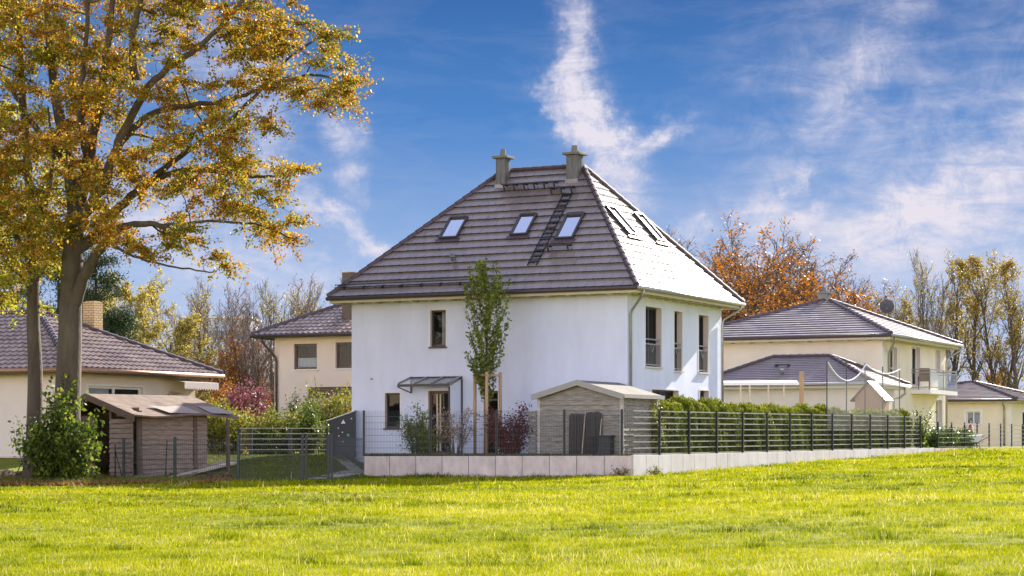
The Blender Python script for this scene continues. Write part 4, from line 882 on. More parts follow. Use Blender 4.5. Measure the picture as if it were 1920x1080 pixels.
def grey_shed():
    h = H('garden_shed', (3.40, 62.75, TER), 'weathered grey board garden shed with shallow gable roof', 'shed'); Wd, L = 2.86, 2.7; zw = 1.90; zp = 2.30
    zt = lambda s: zw + (zp - zw) * (1 - abs(2 * s - 1))
    b = MB(); boards(b, (-Wd, 0, 0), (1, 0, 0), (0, -1, 0), Wd, 0, zt, .16); boards(b, (0, 0, 0), (0, 1, 0), (1, 0, 0), L, 0, lambda s: zw, .16)
    boards(b, (0, L, 0), (-1, 0, 0), (0, 1, 0), Wd, 0, zt, .16); boards(b, (-Wd, L, 0), (0, -1, 0), (-1, 0, 0), L, 0, lambda s: zw, .16)
    b.build('board_wall', M['wood_grey'], h.e)
    g = MB(); g.quad((-Wd, .004, .0), (0, .004, 0), (0, .004, zw + .01), (-Wd / 2, .004, zp + .01), (-Wd, .004, zw + .01)); g.build('gable_panel', M['wood_grey'], h.e)
    b = MB()
    for x, y in ((-Wd, 0), (0, 0), (0, L), (-Wd, L)): b.box(x - .05, x + .05, y - .05, y + .05, 0, zw - .02)
    b.box(-.045, -.001 + .06, L * .96, L * 1.0, 0, zw); b.build('corner_post', M['white'] if False else plain('pale_corner_post', (.45, .41, .37), .8, var=.25, scale=8), h.e)
    ov = .16; e = .22; sl = (zp - zw) / (Wd / 2); zl = zw - sl * ov
    r = MB(); xm = -Wd / 2; t = .05
    for (xe) in (-Wd - ov, ov):
        r.obox([(xe, -e, zl + .02), (xm, -e, zp + .03), (xm, L + e, zp + .03), (xe, L + e, zl + .02), (xe, -e, zl + .02 + t), (xm, -e, zp + .03 + t), (xm, L + e, zp + .03 + t), (xe, L + e, zl + .02 + t)])
    ro = r.build('roof', M['feltgrey'], h.e)
    f = MB(); pf = plain('pale_barge_board', (.33, .305, .28), .7, var=.1)
    for xe in (-Wd - ov - .01, ov + .01):
        f.obox([(xe, -e - .03, zl - .1), (xm, -e - .03, zp - .08), (xm, -e - .002, zp - .08), (xe, -e - .002, zl - .1), (xe, -e - .03, zl + .085), (xm, -e - .03, zp + .095), (xm, -e - .002, zp + .095), (xe, -e - .002, zl + .085)])
    f.box(ov + .012, ov + .035, -e, L + e, zl - .04, zl + .08); f.build('barge_board', pf, ro)
    # things against the front of the shed
    def at(x, y, z): return h.R @ Vector((x, y, z)) + h.o
    rb = random.Random(2)
    for i, (px0, px1, yt, lab) in enumerate(((1070, 1098, 776, 'dark rolled reed screen leaning on the shed, left one'), (1101, 1129, 774, 'dark rolled reed screen leaning on the shed, right one'))):
        x0, x1 = h.fr(px0, 800).x, h.fr(px1, 800).x; zt_ = h.fr(px0, yt).z; t = thing('reed_screen', at((x0 + x1) / 2, -.10, 0), lab, 'screen', ANG); b = MB(); n = 11
        for k in range(n):
            x = (x1 - x0) * (k / (n - 1) - .5); b.tube([(x, rb.uniform(-.02, .02), 0), (x + rb.uniform(-.02, .02), .03, zt_ + rb.uniform(-.03, .03))], .028, 6)
        b.build('reeds', M['dark'], t)
    x0, x1 = h.fr(1132, 820).x, h.fr(1154, 820).x; zt_ = h.fr(1132, 819).z
    t = thing('storage_box', at((x0 + x1) / 2, -.25, 0), 'small black box at the right foot of the shed front', 'box', ANG); w = (x1 - x0) / 2; b = MB(); b.box(-w, w, -.17, .17, 0, zt_); b.build('box_body', M['black'], t, bevel=.02); b = MB(); b.box(-w - .015, w + .015, -.19, .19, zt_ + .001, zt_ + .05); b.build('lid', M['black'], t)
    for px, yt, lab in ((1099, 773, 'pale broom handle leaning between the two dark screens'), (1130, 776, 'pale thin pole leaning right of the dark screens')):
        a = h.fr(px, 800); zt_ = h.fr(px, yt).z; t = thing('pole', at(a.x, -.26, 0), lab, 'pole', ANG); b = MB(); b.tube([(-.03, 0, 0), (0, .2, zt_)], .016, 6); b.build('shaft', M['lit'], t); b = MB(); b.tube([(0, .2, zt_ + .001), (0, .203, zt_ + .05)], .02, 6); b.build('tip', M['zinc'], t)
    x0 = h.fr(984, 800).x; t = thing('slat_screen', at(x0 + .15, .5, 0), 'grey wooden slat screen left of the garden shed', 'screen', ANG); b = MB()
    for k in range(9): b.box(-.28, .28, -.012, .012, .02 + k * .16, .15 + k * .16)
    b.build('slats', M['wood_grey'], t); b = MB(); b.box(-.03, .03, .013, .06, 0, 1.45); b.build('post', M['wood_dark'], t)
grey_shed()
def old_shed():
    th = math.radians(-40); Y0 = 62; h = H('old_shed', ((262 - 960) / F * Y0, Y0, .55), 'old leaning brown wooden shed with felt roof behind the leafy shrub', 'shed', th)
    Wd, L = 3.7, 2.7; zw = 1.88; zp = 2.42; b = MB()
    boards(b, (0, 0, 0), (0, 1, 0), (1, 0, 0), L, 0, lambda s: zw, .15, .03); boards(b, (0, L, 0), (-1, 0, 0), (0, 1, 0), Wd, 0, lambda s: zw, .15); boards(b, (-Wd, L, 0), (0, -1, 0), (-1, 0, 0), L, 0, lambda s: zw, .15)
    b.build('side_wall', M['wood_pink'], h.e)
    b = MB(); boards(b, (-Wd, 0, 0), (1, 0, 0), (0, -1, 0), Wd * .42, 0, lambda s: zw - .1, .15); b.build('gable_boards', M['wood_dark'], h.e); b = MB(); boards(b, (-1.1, 0, 0), (1, 0, 0), (0, -1, 0), 1.05, 1.75, lambda s: zw + .15, .12); b.build('lintel_boards', M['wood_dark'], h.e)
    b = MB(); boards(b, (-1.25, -.12, 0), (1, -.06, 0), (0, -1, 0), 1.15, -.1, lambda s: 1.68, .15, .035); b.build('door', M['wood_pink'], h.e)
    b = MB()
    for x, y in ((0, 0), (0, L * .82), (-1.3, 0), (-Wd, 0)): b.bar((x + .05, y - .03, -.15), (x - .0, y - .03, zw + .05), .13, .11)
    b.bar((.45, L + .5, -.1), (.42, L + .5, zw - .2), .09, .09); b.build('corner_post', M['wood_dark'], h.e)
    ov, e = .42, .55; xm = -Wd / 2; sl = (zp - zw) / (Wd / 2); zl = zw - sl * ov; r = MB(); t = .05
    for xe in (-Wd - ov, ov):
        n = 6
        for k in range(n):
            ya, yb = -e + (L + e + 1.0) * k / n, -e + (L + e + 1.0) * (k + 1) / n; sa = -.05 * math.sin(k * 1.3); sb = -.05 * math.sin((k + 1) * 1.3)
            r.obox([(xe, ya, zl + sa), (xm, ya, zp), (xm, yb, zp), (xe, yb, zl + sb), (xe, ya, zl + t + sa), (xm, ya, zp + t), (xm, yb, zp + t), (xe, yb, zl + t + sb)])
    ro = r.build('roof', M['felt'], h.e)
    f = MB()
    for xe in (-Wd - ov, ov): f.obox([(xe, -e - .06, zl - .16), (xm, -e - .06, zp - .14), (xm, -e - .003, zp - .14), (xe, -e - .003, zl - .16), (xe, -e - .06, zl + .06), (xm, -e - .06, zp + .06), (xm, -e - .003, zp + .06), (xe, -e - .003, zl + .06)])
    f.build('barge_board', M['wood_dark'], ro)
    s = MB(); q = lambda x, y: (x, y, zl + t + .012 + (ov - x) * (zp - zl) / (ov - xm) + .035)
    s.quad(q(.35, .9), q(-.45, .7), q(-.35, 1.3), q(-.5, 2.1), q(.36, 2.2)); s.quad(q(.36, 2.6), q(-.5, 2.7), q(-.4, 3.5), q(.37, 3.55)); s.build('torn_felt_patch', plain('pale_felt', (.30, .25, .21), .9), ro)
old_shed()
def planks():
    rr = random.Random(4)
    for i, (xa, ya, xb, yb, w, lab, mt) in enumerate(((322, 884, 440, 862, .22, 'long pale plank lying at the lawn edge, front one', 'lit'), (335, 872, 425, 858, .30, 'brown plank lying behind the pale plank on the lawn', 'wood_pink'), (256, 892, 310, 872, .3, 'short thick weathered board leaning by the old shed', 'wood_grey'))):
        Ya, Yb = (60.8, 66) if i < 2 else (60.9, 62.2); p = P(xa, ya, Ya + i * .3); q = P(xb, yb, Yb + i * .3)
        p.z = G(p.x, p.y) + .12; q.z = G(q.x, q.y) + .12; m = (p + q) / 2; t = thing('plank', tuple(m), lab, 'plank'); b = MB(); b.bar(p - m, q - m, w, .07); b.build('board', M[mt], t)
    t = thing('log_pile', (P(14, 870, 62).x, 62, G(-15.4, 62)), 'small pile of cut logs at the far left edge', 'firewood')
    for k in range(14):
        x = -.6 + (k % 7) * .17 + rr.uniform(-.04, .04) + (k // 7) * .1; z = .06 + (k // 7) * .13; b = MB(); a = rr.uniform(-.5, .5); b.tube([(x - a * .4, -.3, z), (x + a * .4, .3, z + rr.uniform(0, .08))], rr.uniform(.04, .075), 8); b.build('log', M['wood_pink'], t)
planks()
def cabinet():
    Y = 70.2; p = P(641, 855, Y); t = thing('tool_cabinet', (p.x, Y, TER - .1), 'black slatted tool cabinet with sloping lid beside the blue house', 'cabinet'); w = .44
    z0, z1 = 1.30, 1.60
    b = MB(); b.obox([(-w, 0, 0), (w, 0, 0), (w, .8, 0), (-w, .8, 0), (-w, 0, z0), (w, 0, z1), (w, .8, z1), (-w, .8, z0)])
    n = 10
    for i in range(n):
        x = -w + .04 + (2 * w - .08) * i / (n - 1); b.box(x - .02, x + .02, -.015, -.001, .03, z0 + (z1 - z0) * (i / (n - 1)) - .06)
    b.build('slatted_body', M['black'], t)
    b = MB(); b.obox([(-w - .08, -.06, z0 - .04), (w + .02, -.06, z1 + .01), (w + .02, .85, z1 + .01), (-w - .08, .85, z0 - .04), (-w - .08, -.06, z0 + .0), (w + .02, -.06, z1 + .05), (w + .02, .85, z1 + .05), (-w - .08, .85, z0 + .0)]); b.build('lid', M['zinc'], t)
    b = MB(); x, z = .05, 1.18; b.quad((x - .08, -.02, z), (x + .08, -.02, z), (x, -.02, z + .14)); b.build('triangle_sticker', M['white'], t)
    b = MB()
    for (x, z) in ((-.12, 1.03), (.02, .88), (-.1, .75), (.04, .55), (.33, 1.35)): b.tube([(x, -.016, z), (x, -.022, z)], .022, 8)
    b.build('sticker_dots', M['white'], t)
    b = MB(); b.tube([(.22, -.017, .78), (.22, -.024, .78)], .05, 10); b.build('green_sticker', plain('green_paper', (.08, .35, .16), .6), t)
cabinet()
def right_garden():
    # ball stop net on tall poles just inside the railing fence
    t = thing('ball_net', (CF.x, CF.y, TER), 'tall grey ball-stop net on thin poles behind the railing fence', 'net', ANG); x = -.22
    ys = [.15 + i * 2.42 - .45 for i in range(8, 13)]; tops = [3.60, 3.62, 3.66, 3.60, 3.62]
    for y, z in zip(ys, tops):
        b = MB(); b.tube([(x, y, 0), (x, y, z)], .028, 6); b.build('pole', M['dish'], t)
    sag = [.0, .5, .0, .12, .0]; rope = MB(); pts = []
    prof = []
    for i in range(len(ys) - 1):
        for k in range(8):
            f = k / 8; y = ys[i] + (ys[i + 1] - ys[i]) * f; zz = tops[i] + (tops[i + 1] - tops[i]) * f
            if i < 2: s = (i + f) / 2; d = .95 * 4 * s * (1 - s) * .72
            else: s = (i - 2 + f) / 2; d = .25 * 4 * s * (1 - s)
            prof.append((y, zz - .05 - d))
    prof.append((ys[-1], tops[-1] - .05)); rope.tube([(x + .03, y, z) for y, z in prof], .028, 6); rope.build('top_rope', M['farwhite'], t)
    n = MB()
    for (ya, za), (yb, zb) in zip(prof[:-1], prof[1:]): n.quad((x + .03, ya, .9), (x + .03, yb, .9), (x + .03, yb, zb), (x + .03, ya, za))
    n.build('net', M['net'], t)
    # play house
    Y = 88.0; p = P(1629, 800, Y); t = thing('play_house', (p.x, Y, TER), 'small wooden play house with steep roof behind the hedge', 'play house', ANG); zt = P(0, 717, Y).z - TER; w = .62; ze = zt - .66
    b = MB(); b.quad((-w, 0, 0), (w, 0, 0), (w, 0, ze), (0, 0, zt), (-w, 0, ze)); b.quad((w, 0, 0), (w, .9, 0), (w, .9, ze), (w, 0, ze)); b.quad((-w, .9, 0), (-w, 0, 0), (-w, 0, ze), (-w, .9, ze)); b.quad((w, .9, 0), (-w, .9, 0), (-w, .9, ze), (0, .9, zt), (w, .9, ze))
    b.build('board_wall', M['playwood'], t)
    for s in (-1, 1):
        b = MB(); b.obox([(s * (w + .18), -.15, ze - .17), (0, -.15, zt + .01), (0, 1.0, zt + .01), (s * (w + .18), 1.0, ze - .17), (s * (w + .18), -.15, ze - .12), (0, -.15, zt + .06), (0, 1.0, zt + .06), (s * (w + .18), 1.0, ze - .12)]); b.build('roof_side', M['zinc'] if s > 0 else M['felt'], t)  # right slope gets a paler material to look sunlit, left slope a dark one
    # patio roof frame: white edge beam with slim posts, one thick timber post beside it
    Y = 80; a, c = P(1340, 718, Y), P(1500, 716, Y); t = thing('patio_frame', (a.x, Y, TER), 'white patio roof edge on four slim posts behind the hedge', 'patio roof'); z = a.z - TER; w = c.x - a.x
    b = MB(); b.box(0, w, 0, .1, z - .09, z + .02); b.build('edge_beam', M['white'], t); b = MB(); b.obox([(0, .11, z - .08), (w, .11, z - .08), (w, .9, z + .1), (0, 1.6, z + .1), (0, .11, z - .05), (w, .11, z - .05), (w, .9, z + .13), (0, 1.6, z + .13)]); b.build('roof_sheet', M['farwhite'], t)
    for px in (1389, 1406, 1441, 1470): x = P(px, 0, Y).x - a.x; b = MB(); b.box(x - .03, x + .03, .02, .08, 0, z - .092); b.build('post', M['lit'], t)
    p = P(1503, 800, 79.6); t = thing('timber_post', (p.x, p.y, TER), 'thick square timber post standing above the hedge', 'post'); z = P(0, 698, 79.6).z - TER; b = MB(); b.box(-.08, .08, -.08, .08, 0, z); b.build('post_shaft', M['wood_new'], t, bevel=.01); b = MB(); b.box(-.09, .09, -.09, .09, z + .001, z + .02); b.build('post_cap', M['lit'], t)
    # furled umbrella and wheelbarrow in the far garden
    Y = 100; p = P(1821, 838, Y); g = G(p.x, Y); t = thing('garden_umbrella', (p.x, Y, g), 'furled red and white garden umbrella in front of the yellow bungalow', 'umbrella'); zt = P(0, 784, Y).z - g
    b = MB(); b.tube([(0, 0, 0), (0, 0, zt)], .02, 8); b.build('pole', M['zinc'], t); b = MB(); b.tube([(-.05, 0, .45), (-.05, 0, .8), (-.04, 0, zt * .75), (0, 0, zt * .8)], [.10, .11, .07, .02], 8); b.build('red_cover', M['red'], t)
    b = MB(); b.tube([(.07, -.02, .4), (.07, -.02, .8), (.05, -.02, zt * .72), (.02, 0, zt * .8)], [.06, .06, .05, .02], 8); b.build('white_cover', M['white'], t); b = MB(); b.tube([(-.08, 0, zt * .82), (-.12, 0, zt * .92), (0, 0, zt), (.05, 0, zt * .9)], .03, 6); b.build('crest', M['black'], t)
    p = P(1823, 838, 98); g = G(p.x, 98); t = thing('wheelbarrow', (p.x, 98, g), 'grey wheelbarrow behind the low railing at the far right', 'wheelbarrow', .4)
    b = MB(); b.obox([(-.3, -.2, .3), (.25, -.2, .3), (.25, .2, .3), (-.3, .2, .3), (-.5, -.32, .62), (.42, -.32, .68), (.42, .32, .68), (-.5, .32, .62)]); b.build('tub', M['farwhite'], t, bevel=.04)
    b = MB()
    for k in range(14): a = 2 * math.pi * k / 14; a2 = 2 * math.pi * (k + 1) / 14; b.tube([(-.5 + .17 * math.cos(a), 0, .19 + .17 * math.sin(a)), (-.5 + .17 * math.cos(a2), 0, .19 + .17 * math.sin(a2))], .04, 6)
    b.build('wheel', M['black'], t)
    for s in (-.2, .2): b = MB(); b.tube([(-.5, s * .3, .19), (.2, s, .3), (.85, s * 1.3, .62)], .018, 6); b.build('handle', M['dish'], t)
    for s in (-.2, .2): b = MB(); b.tube([(.2, s, .3), (.3, s, 0)], .018, 6); b.build('leg', M['dish'], t)
right_garden()

# ------------------------------------------------------------------ vegetation
def unit(v): return v / (np.linalg.norm(v, axis=-1, keepdims=True) + 1e-9)
def leaf_arrays(Pts, size, rng, aspect=.62, up=.35, droop=0., flat=False, axis=None, jit=.4):
    """one diamond leaf per point"""
    n = len(Pts); a = rng.normal(0, 1, (n, 3)); 
    if axis is not None: a = a * jit + np.asarray(axis) 
    a[:, 2] -= droop; a = unit(a)
    nn = rng.normal(0, 1, (n, 3)); nn[:, 2] += up; b = unit(np.cross(a, nn)); s = size * rng.uniform(.7, 1.3, (n, 1))
    v = np.empty((n, 4, 3)); v[:, 0] = Pts - a * s * .5; v[:, 1] = Pts + b * s * aspect * .5 + a * s * .05; v[:, 2] = Pts + a * s * .5; v[:, 3] = Pts - b * s * aspect * .5 + a * s * .05
    return v.reshape(-1, 3), np.arange(4 * n).reshape(n, 4)
def leafobj(name, Pts, size, mat, parent, rng, tint=None, **k):
    V, Q = leaf_arrays(Pts, size, rng, **k)
    t = (tint if tint is not None else rng.uniform(.15, .85, len(Pts)))
    return npmesh(name, V, Q, mat, parent, np.repeat(t, 4))
def grow(br, tips, rng, p, d, L, r, lvl, prm):
    n = prm['seg'][lvl]; pts = [p]; rad = [r]; d = d / np.linalg.norm(d); mx = len(prm['seg']) - 1
    for i in range(n):
        d = d + rng.normal(0, prm['wob'][lvl], 3); d[2] += prm['trop'][lvl]; d = d / np.linalg.norm(d)
        p = p + d * L / n; pts.append(p); rad.append(max(prm['rmin'], r * (1 - (i + 1) / n * prm['tap'])))
    br.append((pts, rad, lvl))
    if lvl == mx: tips.append(np.array(pts)); return
    nc = prm['nc'][lvl]
    for j in range(nc):
        t = prm['t0'][lvl] + (1 - prm['t0'][lvl]) * (j + rng.uniform(0, 1)) / nc; x = t * n; i = min(int(x), n - 1); f = x - i
        q = pts[i] * (1 - f) + pts[i + 1] * f; dd = pts[i + 1] - pts[i]; dd = dd / np.linalg.norm(dd)
        az = rng.uniform(0, 2 * math.pi) if lvl else 2.4 * j + rng.uniform(-.4, .4)
        o = np.array([math.cos(az), math.sin(az), 0.]); o = o - dd * o.dot(dd); o = o / (np.linalg.norm(o) + 1e-6)
        an = prm['ang'][lvl] * rng.uniform(.7, 1.3); nd = dd * math.cos(an) + o * math.sin(an)
        rr = rad[i] * prm['rr'][lvl]; grow(br, tips, rng, q, nd, L * prm['lr'][lvl] * (1 - prm['shp'][lvl] * t) * rng.uniform(.75, 1.2), rr, lvl + 1, prm)
def branch_mesh(name, br, mat, parent, sides=(8, 6, 4, 3, 3)):
    b = MB()
    for pts, rad, lvl in br: b.tube(pts, rad, sides[min(lvl, 4)], cap=False)
    return b.build(name, mat, parent, smooth=True)
base = dict(seg=[7, 6, 5, 4], wob=[.05, .1, .14, .16], trop=[.02, .09, .07, .05], rmin=.012, tap=.75, nc=[11, 8, 6], t0=[.22, .15, .15], ang=[.65, .6, .6], rr=[.45, .5, .55], lr=[.55, .5, .5], shp=[.45, .3, .3])
def tree(name, x, y, H_, seed, prm, leafmt, nleaf, lsize, bark, label, cat='tree', group=None, trunk_r=None, spread=.5, lw=(0, 1), stems=1, parentz=None):
    rng = np.random.default_rng(seed); z = G(x, y) if parentz is None else parentz
    t = thing(name, (x, y, z), label, cat, 0, group); br, tips = [], []; p = dict(base); p.update(prm); tr = trunk_r or H_ * .016
    for s in range(stems):
        a = 2.4 * s + rng.uniform(0, 1); tilt = 0 if stems == 1 else rng.uniform(.06, .22); d = np.array([math.cos(a) * tilt, math.sin(a) * tilt, 1.])
        grow(br, tips, rng, np.array([math.cos(a) * .15 * (stems > 1), math.sin(a) * .15 * (stems > 1), -.2]), d, H_ * (1 if s == 0 else rng.uniform(.75, 1)) * .88, tr, 0, p)
    branch_mesh('trunk', br, bark, t)
    if nleaf:
        T = np.array([q for tp in tips for q in tp[1:]]); h = T[:, 2] / max(T[:, 2].max(), .1); w = np.clip(lw[0] + (lw[1] - lw[0]) * h, .02, 1.5)
        cl = (np.sin(T[:, 0] * 1.9 + seed) * np.sin(T[:, 1] * 1.7) * np.sin(T[:, 2] * 2.1 + 1) + 1) ** 2 ; w = w * cl; w /= w.sum()
        i = rng.choice(len(T), nleaf, p=w); Pt = T[i] + rng.normal(0, .16, (nleaf, 3)); leafobj('crown', Pt, lsize, leafmt, t, rng)
    return t
def place(o, px, Y, H_, H0, rz, label, group=None, sx=1):
    x = (px - 960) / F * Y; o.location = (x, Y, G(x, Y)); s = H_ / H0; o.scale = (s * sx, s * sx, s); o.rotation_euler = (0, 0, rz)
    if label: o['label'] = label
    if group: o['group'] = group
def hgt(ytop, Y): return EYE + (824 - ytop) / F * Y - 1.1

# -- the big beeches at the left
def bez(pts, n=5):
    pts = [np.array(p) for p in pts]; out = []
    for i in range(len(pts) - 1):
        p0 = pts[max(i - 1, 0)]; p1 = pts[i]; p2 = pts[i + 1]; p3 = pts[min(i + 2, len(pts) - 1)]
        for k in range(n):
            t = k / n; out.append(.5 * ((2 * p1) + (-p0 + p2) * t + (2 * p0 - 5 * p1 + 4 * p2 - p3) * t * t + (-p0 + 3 * p1 - 3 * p2 + p3) * t ** 3))
    out.append(pts[-1]); return out
def inpoly(x, y, poly):
    c = False; j = len(poly) - 1
    for i in range(len(poly)):
        xi, yi = poly[i]; xj, yj = poly[j]
        if (yi > y) != (yj > y) and x < (xj - xi) * (y - yi) / (yj - yi) + xi: c = not c
        j = i
    return c
def beech(name, bx, by, limbs, poly, holes, nclump, depth, mat, label, seed, nl=26, leaf=.096, yb=60.):
    """limbs: lists of (x, y, z) metres relative to the trunk foot with end radii; clumps fill the crown volume"""
    rng = np.random.default_rng(seed); z0 = G(bx, by); t = thing(name, (bx, by, z0), label, 'tree')
    poly = [(a - 15 if a > 450 else a, b) for a, b in poly]
    o = np.array([bx, by, z0]); br = []; nodes = []; nr = []
    for pts, r0, r1 in limbs:
        w = [np.array(P(a, b, by + dy)) - o for a, b, dy in pts]; c = bez(w, 6); c = [q + (rng.normal(0, .018, 3) if 0 < i < len(c) - 1 and r0 < .25 else 0) for i, q in enumerate(c)]
        rad = [r0 + (r1 - r0) * (i / (len(c) - 1)) ** .8 for i in range(len(c))]; br.append((c, rad, 0))
        for q, r in zip(c, rad):
            if q[2] > 3.2: nodes.append(q); nr.append(r)
    cl = []; xs = [p[0] for p in poly]; ys = [p[1] for p in poly]
    while len(cl) < nclump:
        a, b = rng.uniform(min(xs), max(xs)), rng.uniform(min(ys), max(ys))
        if not inpoly(a, b, poly) or any((a - hx) ** 2 + (b - hy) ** 2 < hr * hr for hx, hy, hr in holes): continue
        # thinner in depth towards the outline's right side
        dd = depth * (1 - .55 * np.clip((a - 150) / 560, 0, 1)); y = rng.uniform(-dd, dd); q = np.array(P(a, b, by + y)) - o
        q = np.array([(a - 960) / F * by, by + y, EYE + (824 - b) / F * by]) - o if False else q
        cl.append(q)
    nodes = np.array(nodes); nr = np.array(nr); cl = np.array(cl)
    d0 = np.array([np.min(np.linalg.norm(nodes - q, axis=1)) for q in cl]); tip = []
    for qi in np.argsort(d0):
        q = cl[qi]; dv = nodes - q; dist = np.linalg.norm(dv, axis=1) + np.clip(dv[:, 2], 0, 9) * .8; k = int(np.argmin(dist)); s = nodes[k]
        r0 = min(nr[k] * .6, .05); n = 4 + int(dist[k] * 1.2); pts = [s]; mid = (s + q) / 2 + np.array([0, 0, .12 * dist[k]]) + rng.normal(0, .08 * dist[k], 3)
        for i in range(1, n + 1): f = i / n; pts.append((1 - f) ** 2 * s + 2 * f * (1 - f) * mid + f * f * q + rng.normal(0, .02, 3))
        r1 = max(.012, r0 * .45); rad = list(np.linspace(r0, r1, n + 1)); br.append((pts, rad, 2)); nodes = np.vstack([nodes, pts[1:]]); nr = np.concatenate([nr, rad[1:]])
        od = q - s; od = od / (np.linalg.norm(od) + 1e-6); hue = rng.uniform(-.12, .12)
        for j in range(7):
            d = od * .7 + rng.normal(0, .6, 3); d[2] *= .45; d = d / np.linalg.norm(d); L = rng.uniform(.5, 1.05); sp = [q]; p = q
            for i in range(4): d = d + np.array([0, 0, -.09]) + rng.normal(0, .08, 3); p = p + d / np.linalg.norm(d) * L / 4; sp.append(p)
            br.append((sp, [.011, .009, .008, .006, .004], 3)); tip.append((np.array(sp), hue))
    branch_mesh('trunk', br, M['bark'], t, (12, 6, 4, 3, 3))
    Pt = []; ti = []
    for sp, hue in tip:
        f = rng.uniform(0, 4, nl); i = np.minimum(f.astype(int), 3); g = (f - i)[:, None]; q = sp[i] * (1 - g) + sp[i + 1] * g + rng.normal(0, .075, (nl, 3)); Pt.append(q); ti.append(rng.uniform(.15, .85, nl) + hue)
    leafobj('crown', np.vstack(Pt), leaf, mat, t, rng, tint=np.concatenate(ti), up=.6, aspect=.66)
    return t
BY = 60.0
beech('beech_tree', P(128, 890, BY).x, BY, [
    ([(120, 905, 0), (124, 840, 0), (127, 740, 0), (131, 640, 0), (133, 560, 0), (137, 470, 0), (143, 400, .1)], .45, .28),
    ([(143, 400, .1), (128, 300, .3), (105, 180, .6), (90, 40, .8), (80, -150, 1)], .26, .07),
    ([(143, 400, .1), (165, 300, 0), (190, 180, -.3), (205, 60, -.5), (225, -150, -.8)], .24, .06),
    ([(134, 590, 0), (152, 530, -.3), (175, 488, -.5), (205, 446, -.8), (235, 423, -1), (290, 422, -1.3), (330, 432, -1.6)], .22, .06),
    ([(142, 470, 0), (180, 440, .3), (212, 402, .6), (255, 360, .9), (310, 328, 1.2), (380, 318, 1.6), (460, 330, 2), (520, 330, 2.2)], .20, .035),
    ([(143, 420, 0), (190, 350, -.4), (230, 250, -.8), (290, 150, -1.1), (370, 90, -1.3), (440, 20, -1.4), (500, -60, -1.5)], .19, .04),
    ([(205, 300, -.6), (260, 230, -.3), (330, 200, 0), (420, 190, .4), (500, 165, .7), (590, 140, 1), (655, 165, 1.2)], .12, .03),
    ([(290, 328, 1), (370, 270, 1.4), (450, 210, 1.6), (530, 120, 1.6), (610, 60, 1.5)], .10, .03),
    ([(255, 150, -.9), (250, 60, -1.2), (275, -40, -1.4), (300, -160, -1.5)], .13, .05),
    ([(165, 300, 0), (150, 200, -1.2), (160, 80, -2), (170, -60, -2.4)], .13, .05),
    ([(300, 425, -1.4), (390, 415, -1.4), (470, 420, -1.2), (520, 435, -1), (555, 450, -1)], .05, .02),
    ([(190, 450, -.7), (250, 480, -1.5), (330, 500, -2), (400, 510, -2.2)], .05, .02),
    ([(120, 300, .4), (60, 230, .6), (10, 150, .8), (-60, 60, 1)], .12, .04)],
    [(-90, -260), (560, -260), (620, -60), (600, 5), (640, 55), (690, 120), (703, 172), (690, 195), (640, 190), (590, 205), (545, 205), (525, 240), (505, 285), (540, 300), (590, 308), (575, 335), (545, 350), (545, 390), (570, 430), (592, 450), (575, 465), (535, 450), (500, 420), (475, 395), (450, 400), (440, 450), (425, 505), (385, 505), (330, 470), (290, 490), (240, 488), (215, 455), (175, 440), (120, 460), (60, 470), (-90, 480)],
    [(298, 385, 38), (262, 445, 20), (268, 205, 26), (250, 120, 16), (470, 265, 18), (230, 385, 22), (340, 60, 22), (390, 365, 20), (420, 150, 20), (110, 120, 18), (350, 240, 20), (180, 240, 22), (60, 300, 16), (500, 60, 16), (170, 60, 18), (200, 150, 16), (480, 340, 14), (370, 450, 20), (330, 480, 14), (20, 180, 16), (560, 110, 14)], 520, 3.5, M['beechleaf'],
    'large orange and gold autumn beech with a forked grey trunk at the left', 11, nl=46)
beech('beech_tree', P(66, 890, 61.2).x, 61.2, [
    ([(58, 900, 0), (64, 820, 0), (66, 700, 0), (62, 600, 0), (63, 520, 0), (58, 400, .2), (50, 280, .4), (40, 120, .6), (30, -60, .8)], .29, .08),
    ([(62, 520, 0), (30, 440, -.4), (-20, 380, -.8), (-90, 340, -1)], .09, .03), ([(60, 450, 0), (85, 380, -.7), (100, 300, -1.2), (90, 200, -1.6)], .1, .03), ([(63, 560, 0), (40, 520, -.6), (20, 505, -1)], .04, .02), ([(63, 540, 0), (85, 500, -.7), (100, 500, -1.1)], .04, .02)],
    [(-150, 0), (60, -40), (120, 200), (125, 380), (118, 470), (100, 560), (90, 590), (40, 575), (10, 590), (-60, 580), (-150, 500)], [(35, 480, 14)], 130, 2.3, M['beechleaf_y'],
    'slimmer beech with hanging yellow-green leaves at the left edge', 23, nl=46)

# -- background trees
GA = 'bare trees in the distance'
protoA = tree('bare_tree', 0, 120, 12, 3, dict(nc=[12, 9, 7], trop=[.02, .12, .1, .06], ang=[.5, .5, .5], shp=[.5, .3, .3]), M['yellowleaf'], 1500, .16, M['barkgrey'], '', group=GA, stems=2)
protoA2 = tree('bare_tree', 0, 120, 12, 8, dict(nc=[10, 9, 8], trop=[.02, .14, .1, .05], ang=[.45, .55, .5], t0=[.15, .15, .1]), M['brownleaf'], 700, .16, M['barkgrey'], '', group=GA, stems=3)
protoB = tree('autumn_tree', 0, 120, 14, 5, dict(nc=[13, 9, 7], trop=[.02, .1, .08, .05], ang=[.7, .6, .55], lr=[.6, .5, .5]), M['orangeleaf'], 8500, .21, M['barkdark'], '', stems=2, lw=(1.6, .15))
protoB2 = tree('autumn_tree', 0, 120, 14, 15, dict(nc=[13, 10, 8], trop=[.02, .1, .08, .05], ang=[.7, .6, .55], lr=[.6, .5, .5], t0=[.12, .15, .15]), M['brownleaf'], 8000, .18, M['barkdark'], '', stems=3, lw=(1.2, .4))
